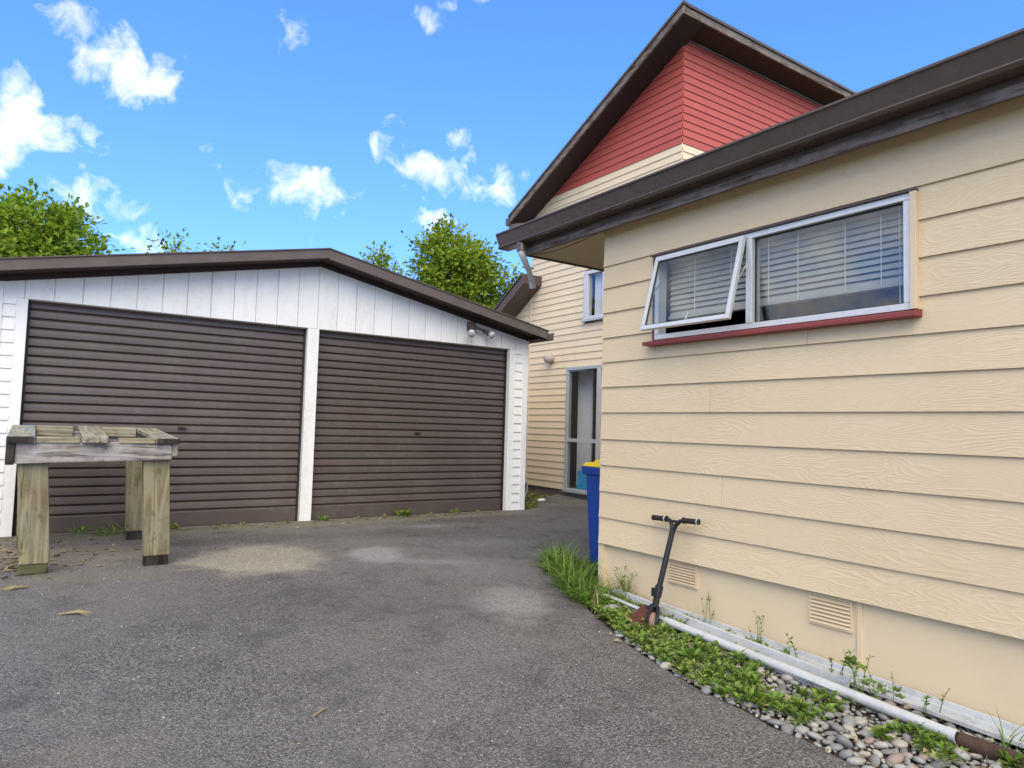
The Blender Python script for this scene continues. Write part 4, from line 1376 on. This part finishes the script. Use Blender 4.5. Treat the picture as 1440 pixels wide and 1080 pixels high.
def rosette(mb, x, y, n, ln, r_, z=None, up=(.15, .8), wr=.3):
    z0 = (gz(x, y) if z is None else z)
    for _ in range(n):
        a = r_.uniform(0, 6.28)
        e = r_.uniform(*up)
        d = Vector((math.cos(a) * math.cos(e), math.sin(a) * math.cos(e), math.sin(e)))
        b = Vector((x, y, z0 + r_.uniform(0, ln * .5)))
        l_ = ln * r_.uniform(.55, 1.15)
        leaf(mb, b + d * l_ * .15, d, Vector((0, 0, 1)) + Vector((r_.gauss(0, .3), r_.gauss(0, .3), 0)), l_, l_ * wr)


pr2 = random.Random(11)
# tall grass in front of the bin
tg = MB()
for _ in range(78):
    y = pr2.uniform(3.70, 5.0)
    x = edge_x(y) - .05 + abs(pr2.gauss(.05, .16))
    if y < 4.06 and x > 3.56:
        x = 3.5
    tuft(tg, x, y, 22, pr2.choice([.10, .15, .20, .26, .33]), .085, .0062, pr2, None, (.3, 1.3))
    if pr2.random() < .5:
        rosette(tg, x - .04, y, 14, .07, pr2, gz(x, y) + .03, (.2, 1.2), .24)
o = tg.build('tall_grass', M['grass'], fixn=False)
tag(o, 'lush clump of long green grass growing in front of the blue bin', 'grass')
o["kind"] = "stuff"
tg = MB()
for _ in range(30):
    y = pr2.uniform(3.6, 5.0)
    x = edge_x(y) + abs(pr2.gauss(.06, .15))
    tuft(tg, x, y, 7, .24, .06, .0045, pr2, None, (.4, 1.4))
o = tg.build('dry_grass', M['dry'], fixn=False)
tag(o, 'dry straw coloured stalks mixed into the long grass by the bin', 'grass')
o["kind"] = "stuff"
# low creeping weeds over the bed
cw = MB()
cp = MB()
for _ in range(2300):
    y = pr2.uniform(1.35, 4.1)
    ex = edge_x(y)
    x = ex + .015 + (3.56 - ex) * pr2.random() ** 1.15
    cover = mnoise.noise(Vector((x * 3.3, y * 3.3, 2.0)))
    thr = -.65 if y > 2.7 else (-.30 if y > 2.2 else (.06 if y > 1.85 else .22))
    if 3.36 < x < 3.44 and y < 3.6:
        continue
    if cover < thr:
        continue
    pale = pr2.random() < (.6 if (2.75 < y < 3.5 and x < ex + .28) else .3)
    rosette(cp if pale else cw, x, y, pr2.randint(6, 12), pr2.uniform(.020, .044), pr2, gz(x, y) + pr2.uniform(.01, .045), (.1, 1.0), pr2.uniform(.18, .34))
o = cw.build('creeping_weeds', M['weed'], fixn=False)
tag(o, 'mat of low green weeds spreading between the pebbles', 'weeds')
o["kind"] = "stuff"
o = cp.build('pale_creeping_weeds', M['weedpale'], fixn=False)
tag(o, 'pale yellowish green weeds at the foot of the scooter', 'weeds')
o["kind"] = "stuff"


def plant(label, x, y, fn, mat='weed', name='weed', group=None, z=None, cat='weed'):
    mb = MB()
    fn(mb)
    t = thing(name, label, cat, (x, y, gz(x, y) if z is None else z), group)
    mb.build('foliage', M[mat], t, fixn=False)
    return t


for (x, y, ln) in ((3.00, 2.62, .075), (3.02, 2.28, .065), (2.98, 1.95, .06), (3.14, 2.05, .055), (3.05, 1.62, .05), (3.18, 1.52, .045), (2.98, 2.95, .065), (3.24, 2.5, .06)):
    plant('broad leaved weed growing up through the pebbles beside the drive', x, y, lambda m: rosette(m, x, y, 26, ln, pr2, gz(x, y) + .02, (.2, 1.2), .26), group='broad leaved weeds among the pebbles')


def stalky(m, x, y, n, h, r_, w=.0022, leaves=5, ll=.022, z=None):
    z0 = gz(x, y) if z is None else z
    for _ in range(n):
        a = r_.uniform(0, 6.28)
        hh = h * r_.uniform(.6, 1.1)
        lx, ly = r_.gauss(0, .22) * hh, r_.gauss(0, .22) * hh
        p0 = Vector((x + r_.gauss(0, .03), y + r_.gauss(0, .04), z0))
        p1 = p0 + Vector((lx * .4, ly * .4, hh * .6))
        p2 = p0 + Vector((lx, ly, hh))
        m.tube([p0, p1, p2], [w, w * .8, w * .4], 4)
        for k in range(leaves):
            t = r_.uniform(.25, 1)
            p = p0.lerp(p1, t / .6) if t < .6 else p1.lerp(p2, (t - .6) / .4)
            aa = r_.uniform(0, 6.28)
            leaf(m, p, Vector((math.cos(aa), math.sin(aa), .7)), Vector((0, 0, 1)), ll * r_.uniform(.6, 1.2), ll * .3)


plant('spiky seeding weed standing against the foundation near the house corner', 3.56, 3.72, lambda m: (stalky(m, 3.55, 3.72, 16, .27, pr2, .003, 7, .03), tuft(m, 3.55, 3.68, 30, .16, .05, .006, pr2)), 'weedpale')
for (x, y, h) in ((3.56, 2.95, .20), (3.50, 2.55, .17), (3.46, 2.32, .15), (3.42, 2.05, .16), (3.44, 1.86, .14), (3.43, 1.60, .12)):
    plant('thin stemmed weed rising through the old white gutters', x, y, lambda m: stalky(m, x, y, 4, h, pr2, .0022, 6, .024, gz(x, y) + .05), group='weeds in the old gutters')
plant('dark leafy weed poking up between pipe and ribbed gutter', 3.36, 1.92, lambda m: (stalky(m, 3.36, 1.92, 3, .24, pr2, .003, 6, .03), rosette(m, 3.36, 1.92, 16, .06, pr2, gz(0, 1.92) + .17, (-.1, .8), .28)))
plant('long bladed grass leaning over the end of the white downpipe', 3.42, 1.30, lambda m: tuft(m, 3.42, 1.30, 16, .27, .07, .0045, pr2, None, (.2, .8)), 'grass', 'grass_tuft', cat='grass')
plant('round leaved weed at the rusty pipe', 3.27, 1.22, lambda m: rosette(m, 3.27, 1.22, 30, .055, pr2, .06, (.1, 1.1), .42))
# weeds along the foot of the garage doors
for (x, n, h) in ((.38, 16, .12), (1.62, 18, .07), (2.30, 14, .06), (2.72, 26, .11), (3.12, 14, .06), (3.45, 14, .07), (3.72, 40, .16), (4.05, 14, .06), (4.42, 20, .11), (4.72, 12, .06), (1.85, 12, .05), (1.20, 26, .10)):
    y = 7.72
    plant({.38: 'small green weed under the workbench at the foot of the roller door', 2.72: 'bright green weed beside the foot of the white middle door post', 3.72: 'largest bushy weed at the foot of the right roller door'}.get(x, 'small green weed sprouting along the foot of the roller doors'), x, y, lambda m: (tuft(m, x, y, n, h, .07, .006, pr2, gz(x, y) + .01, (.4, 1.3)), rosette(m, x + .04, y - .01, n // 2, h * .5, pr2, gz(x, y) + .02)), 'weedpale' if n < 15 else 'weed', group='weeds along the roller doors')
plant('dry arching grass tuft behind the workbench', 0.86, 7.60, lambda m: (tuft(m, .86, 7.60, 70, .30, .13, .006, pr2, gz(0, 7.6) + .01, (.5, 1.4))), 'dry', 'grass_tuft', cat='grass')
plant('green grass tuft behind the workbench', 0.72, 7.58, lambda m: (tuft(m, .70, 7.56, 60, .18, .16, .006, pr2, gz(0, 7.6) + .01, (.5, 1.4))), 'grass', 'grass_tuft', cat='grass')
# moss and grass patch by the passage
gp = MB()
for _ in range(420):
    x = pr2.uniform(5.62, 6.75)
    y = pr2.uniform(7.85, 9.9)
    if (x - 5.55) * .9 > (y - 7.75) * .95 + .15 and pr2.random() < .9:
        continue
    tuft(gp, x, y, 9, .06, .06, .008, pr2, None, (.4, 1.4))
o = gp.build('short_grass', M['weedpale'], fixn=False)
tag(o, 'patch of short yellow green grass in the passage beside the garage', 'grass')
o["kind"] = "stuff"
strip = MB()
strip.add([(5.62, 7.85, gz(0, 7.85) + .001), (6.3, 8.1, gz(0, 8.1) + .001), (7.05, 9.2, gz(0, 9.2) + .001), (7.05, 11, gz(0, 11) + .001), (5.62, 11, gz(0, 11) + .001)], [(0, 1, 2, 3, 4)])
structure(strip.build('soil_strip', M['soil'], fixn=False))

# ------------------------------------------------------------------ litter on the drive
lit = MB()
for _ in range(900):
    if pr2.random() < .45:
        x, y = pr2.gauss(-.25, .4), pr2.gauss(6.8, .35)
        ln0 = 2.0
    else:
        ln0 = 1.0
        x, y = pr2.uniform(-.6, 5.4), 7.70 - abs(pr2.gauss(0, .22))
    if y > 7.72 or (x > 3.0 and y < 5.2):
        continue
    a = pr2.uniform(0, 3.14)
    ln = pr2.uniform(.012, .05) * ln0
    d = Vector((math.cos(a), math.sin(a), 0))
    leaf(lit, Vector((x, y, gz(x, y) + .024)), d, Vector((pr2.gauss(0, .3), pr2.gauss(0, .3), 1)), ln, ln * pr2.uniform(.1, .35))
for _ in range(260):
    y = pr2.uniform(1.1, 4.2)
    x = pr2.uniform(edge_x(y) - .05, 3.5)
    a = pr2.uniform(0, 6.28)
    ln = pr2.uniform(.015, .06)
    leaf(lit, Vector((x, y, gz(x, y) + pr2.uniform(.028, .05))), Vector((math.cos(a), math.sin(a), pr2.gauss(0, .2))), Vector((pr2.gauss(0, .4), pr2.gauss(0, .4), 1)), ln, ln * pr2.uniform(.06, .3))
for _ in range(160):
    x, y = pr2.uniform(-1.5, 4.5), pr2.uniform(1.2, 7.4)
    if x > edge_x(min(y, 5)) - .02:
        continue
    a = pr2.uniform(0, 3.14)
    ln = pr2.uniform(.008, .024)
    leaf(lit, Vector((x, y, gz(x, y) + .022)), Vector((math.cos(a), math.sin(a), 0)), Vector((0, 0, 1)), ln, ln * pr2.uniform(.2, .5))
o = lit.build('leaf_litter', M['dry'], fixn=False)
tag(o, 'dry leaf scraps scattered over the drive, the pebbles and along the garage', 'litter')
o["kind"] = "stuff"
chips = MB()
for _ in range(900):
    x, y = pr2.uniform(-2.0, 6.5), pr2.uniform(.9, 7.6) ** 1.0
    if y < 5.02 and x > edge_x(y) - .01:
        continue
    r = pr2.choice([.003, .004, .005, .007])
    vv, ff = low[pr2.randint(0, 4)]
    a = Matrix.Rotation(pr2.uniform(0, 6.28), 3, 'Z')
    chips.add([Vector((x, y, gz(x, y) + .019)) + (a @ c) * r for c in vv], ff)
o = chips.build('stone_chips', simple('pale_chip', (.36, .345, .33), .8), fixn=False)
tag(o, 'tiny pale stone chips loose on the asphalt', 'gravel')
o["kind"] = "stuff"
x, y = .26, 4.96
o = MB()
for k in range(2, 10):
    o.tube([(x - .07 + .012 * math.sin(k), y + .012 * math.cos(k * 1.7), gz(x, y) + .024 + .002 * (k % 3)), (x + .02, y - .01 + .010 * (k - 6), gz(x, y) + .036), (x + .10 - .008 * abs(k - 6), y - .05 + .018 * (k - 6), gz(x, y) + .024)], [.0022, .0026, .001], 5)
o = o.build('dry_leaf', M['dry'], fixn=False)
tag(o, 'dry straw coloured frond lying on the drive before the workbench', 'leaf')
tag(part('twig', M['dry'], None, lambda m: m.tube([(1.04, 2.95, gz(0, 2.95) + .024), (1.11, 3.0, gz(0, 3.0) + .026)], [.0055, .0045], 6)), 'short straw coloured twig lying alone on the asphalt', 'twig')
o = MB()
for k in range(10):
    o.tube([(.02 + .012 * math.sin(k), 5.72 + .012 * math.cos(k * 1.7), gz(0, 5.7) + .024 + .002 * (k % 3)), (-.05, 5.72 + .010 * (k - 5), gz(0, 5.7) + .036), (-.13 + .008 * abs(k - 5), 5.74 + .018 * (k - 5), gz(0, 5.7) + .024)], [.0022, .0026, .001], 5)
o = o.build('dry_leaf', M['dry'], fixn=False)
tag(o, 'dry frond lying on the dirt in front of the left workbench leg', 'leaf')
me = blob_mesh('paper_scrap', 77)
me.materials[0] = M['white']
o = bpy.data.objects.new('paper_scrap', me)
C.objects.link(o)
o.location = (6.27, 8.36, gz(0, 8.36) + .035)
o.scale = (.075, .06, .07)
tag(o, 'crumpled white scrap lying on the path by the two storey house', 'litter')
st = blob_mesh('flat_stone', 91)
o = bpy.data.objects.new('flat_stone', st)
C.objects.link(o)
o.location = (3.28, 3.55, gz(0, 3.55) + .05)
o.scale = (.075, .07, .07)
tag(o, 'grey broken flat stone beside the far end of the gutter channel', 'stone')

# ================================================================== TREES


def tree(label, base, crown, rad, seed, mat, nclump=170, per=44, leafl=.12, cone=0.0, group='trees behind the garage', zmin=None):
    r_ = random.Random(seed)
    bx_, by_ = base
    z0 = gz(bx_, by_) - .05
    t = thing('tree', label, 'tree', (bx_, by_, z0), group)
    c = Vector(crown)
    tr = MB()
    tr.tube([(bx_, by_, z0), (bx_ + .05, by_, z0 + (c.z - z0) * .4), (c.x * .5 + bx_ * .5, c.y * .5 + by_ * .5, z0 + (c.z - z0) * .75), (c.x, c.y, c.z), (c.x + .03, c.y, c.z + rad[2] * .75)], [.16, .12, .09, .06, .015], 9)
    tr.build('trunk', M['bark'], t, smooth='auto')
    br = MB()
    lf = MB()
    cl = []
    while len(cl) < nclump:
        u = Vector((r_.gauss(0, 1), r_.gauss(0, 1), r_.gauss(0, 1))).normalized()
        q = r_.random() ** .38
        lump = 1 + .30 * mnoise.noise(u * 2.1 + Vector((seed, 0, 0)))
        k = (1 - cone * max(0, u.z * q))
        p = c + Vector((u.x * rad[0] * q * lump * k, u.y * rad[1] * q * lump * k, u.z * rad[2] * q * lump))
        if zmin is not None and p.z < zmin:
            continue
        cl.append((p, u, q))
    for (p, u, q) in cl:
        if r_.random() < .45:
            st_ = c + Vector((0, 0, min(rad[2] * .6, max(-rad[2] * .8, (p.z - c.z) * .6 - .25))))
            midp = st_.lerp(p, .55) + Vector((r_.gauss(0, .06), r_.gauss(0, .06), .05))
            br.tube([st_, midp, p + u * .1], [.028, .016, .005], 5)
        cs = r_.uniform(.16, .30)
        pdir = (u + Vector((r_.gauss(0, .4), r_.gauss(0, .4), .5 + r_.gauss(0, .3)))).normalized()
        for _ in range(per):
            s_ = Vector((r_.gauss(0, 1), r_.gauss(0, 1), r_.gauss(0, .8))) * cs * .55 + pdir * r_.uniform(-.1, .22)
            d = (s_.normalized() * .8 + Vector((r_.gauss(0, .5), r_.gauss(0, .5), r_.gauss(-.1, .4))) + u * .4).normalized()
            nn = (Vector((0, 0, 1)) + u * .5 + Vector((r_.gauss(0, .45), r_.gauss(0, .45), r_.gauss(0, .2)))).normalized()
            l_ = leafl * r_.uniform(.6, 1.15)
            leaf(lf, p + s_, d, nn, l_, l_ * .33, .3)
    br.build('branches', M['bark'], t, smooth='auto')
    lf.build('crown', M[mat], t, fixn=False)
    return t


K = 15.6 / 13.0
S3 = lambda x, z: (x * K, (z - CAM_H) * K + CAM_H)
tx, tz = S3(-.20, 3.62)
tree('large leafy tree behind the left slope of the garage roof', (tx, 15.6), (tx, 15.6, tz), (1.35, 1.3, 1.12), 5, 'tree_l', 300, 50, .13, 0, None, 2.9)
tx, tz = S3(7.38, 4.30)
tree('bright yellow green tree between the garage roof and the two storey house', (tx, 15.6), (tx, 15.6, tz), (1.42, 1.3, 1.52), 9, 'tree_r', 340, 50, .13, .35, None, 3.0)
tx, tz = S3(5.5, 4.15)
tree('slim pointed young tree beside the bright yellow green tree', (tx, 15.6), (tx, 15.6, tz), (.62, .55, .78), 12, 'tree_r', 60, 34, .11, .75, None, 3.0)
tx, tz = S3(1.78, 3.92)
tree('sparse shrub top showing over the garage roof left of its peak', (tx, 15.6), (tx, 15.6, tz), (.48, .5, .40), 21, 'tree_r', 26, 26, .11, .5, None, 3.0)
tx, tz = S3(2.60, 4.12)
tree('smallest shrub tip showing just under the garage roof peak', (tx, 15.6), (tx, 15.6, tz), (.34, .4, .32), 25, 'tree_r', 14, 24, .11, .5, None, 3.0)
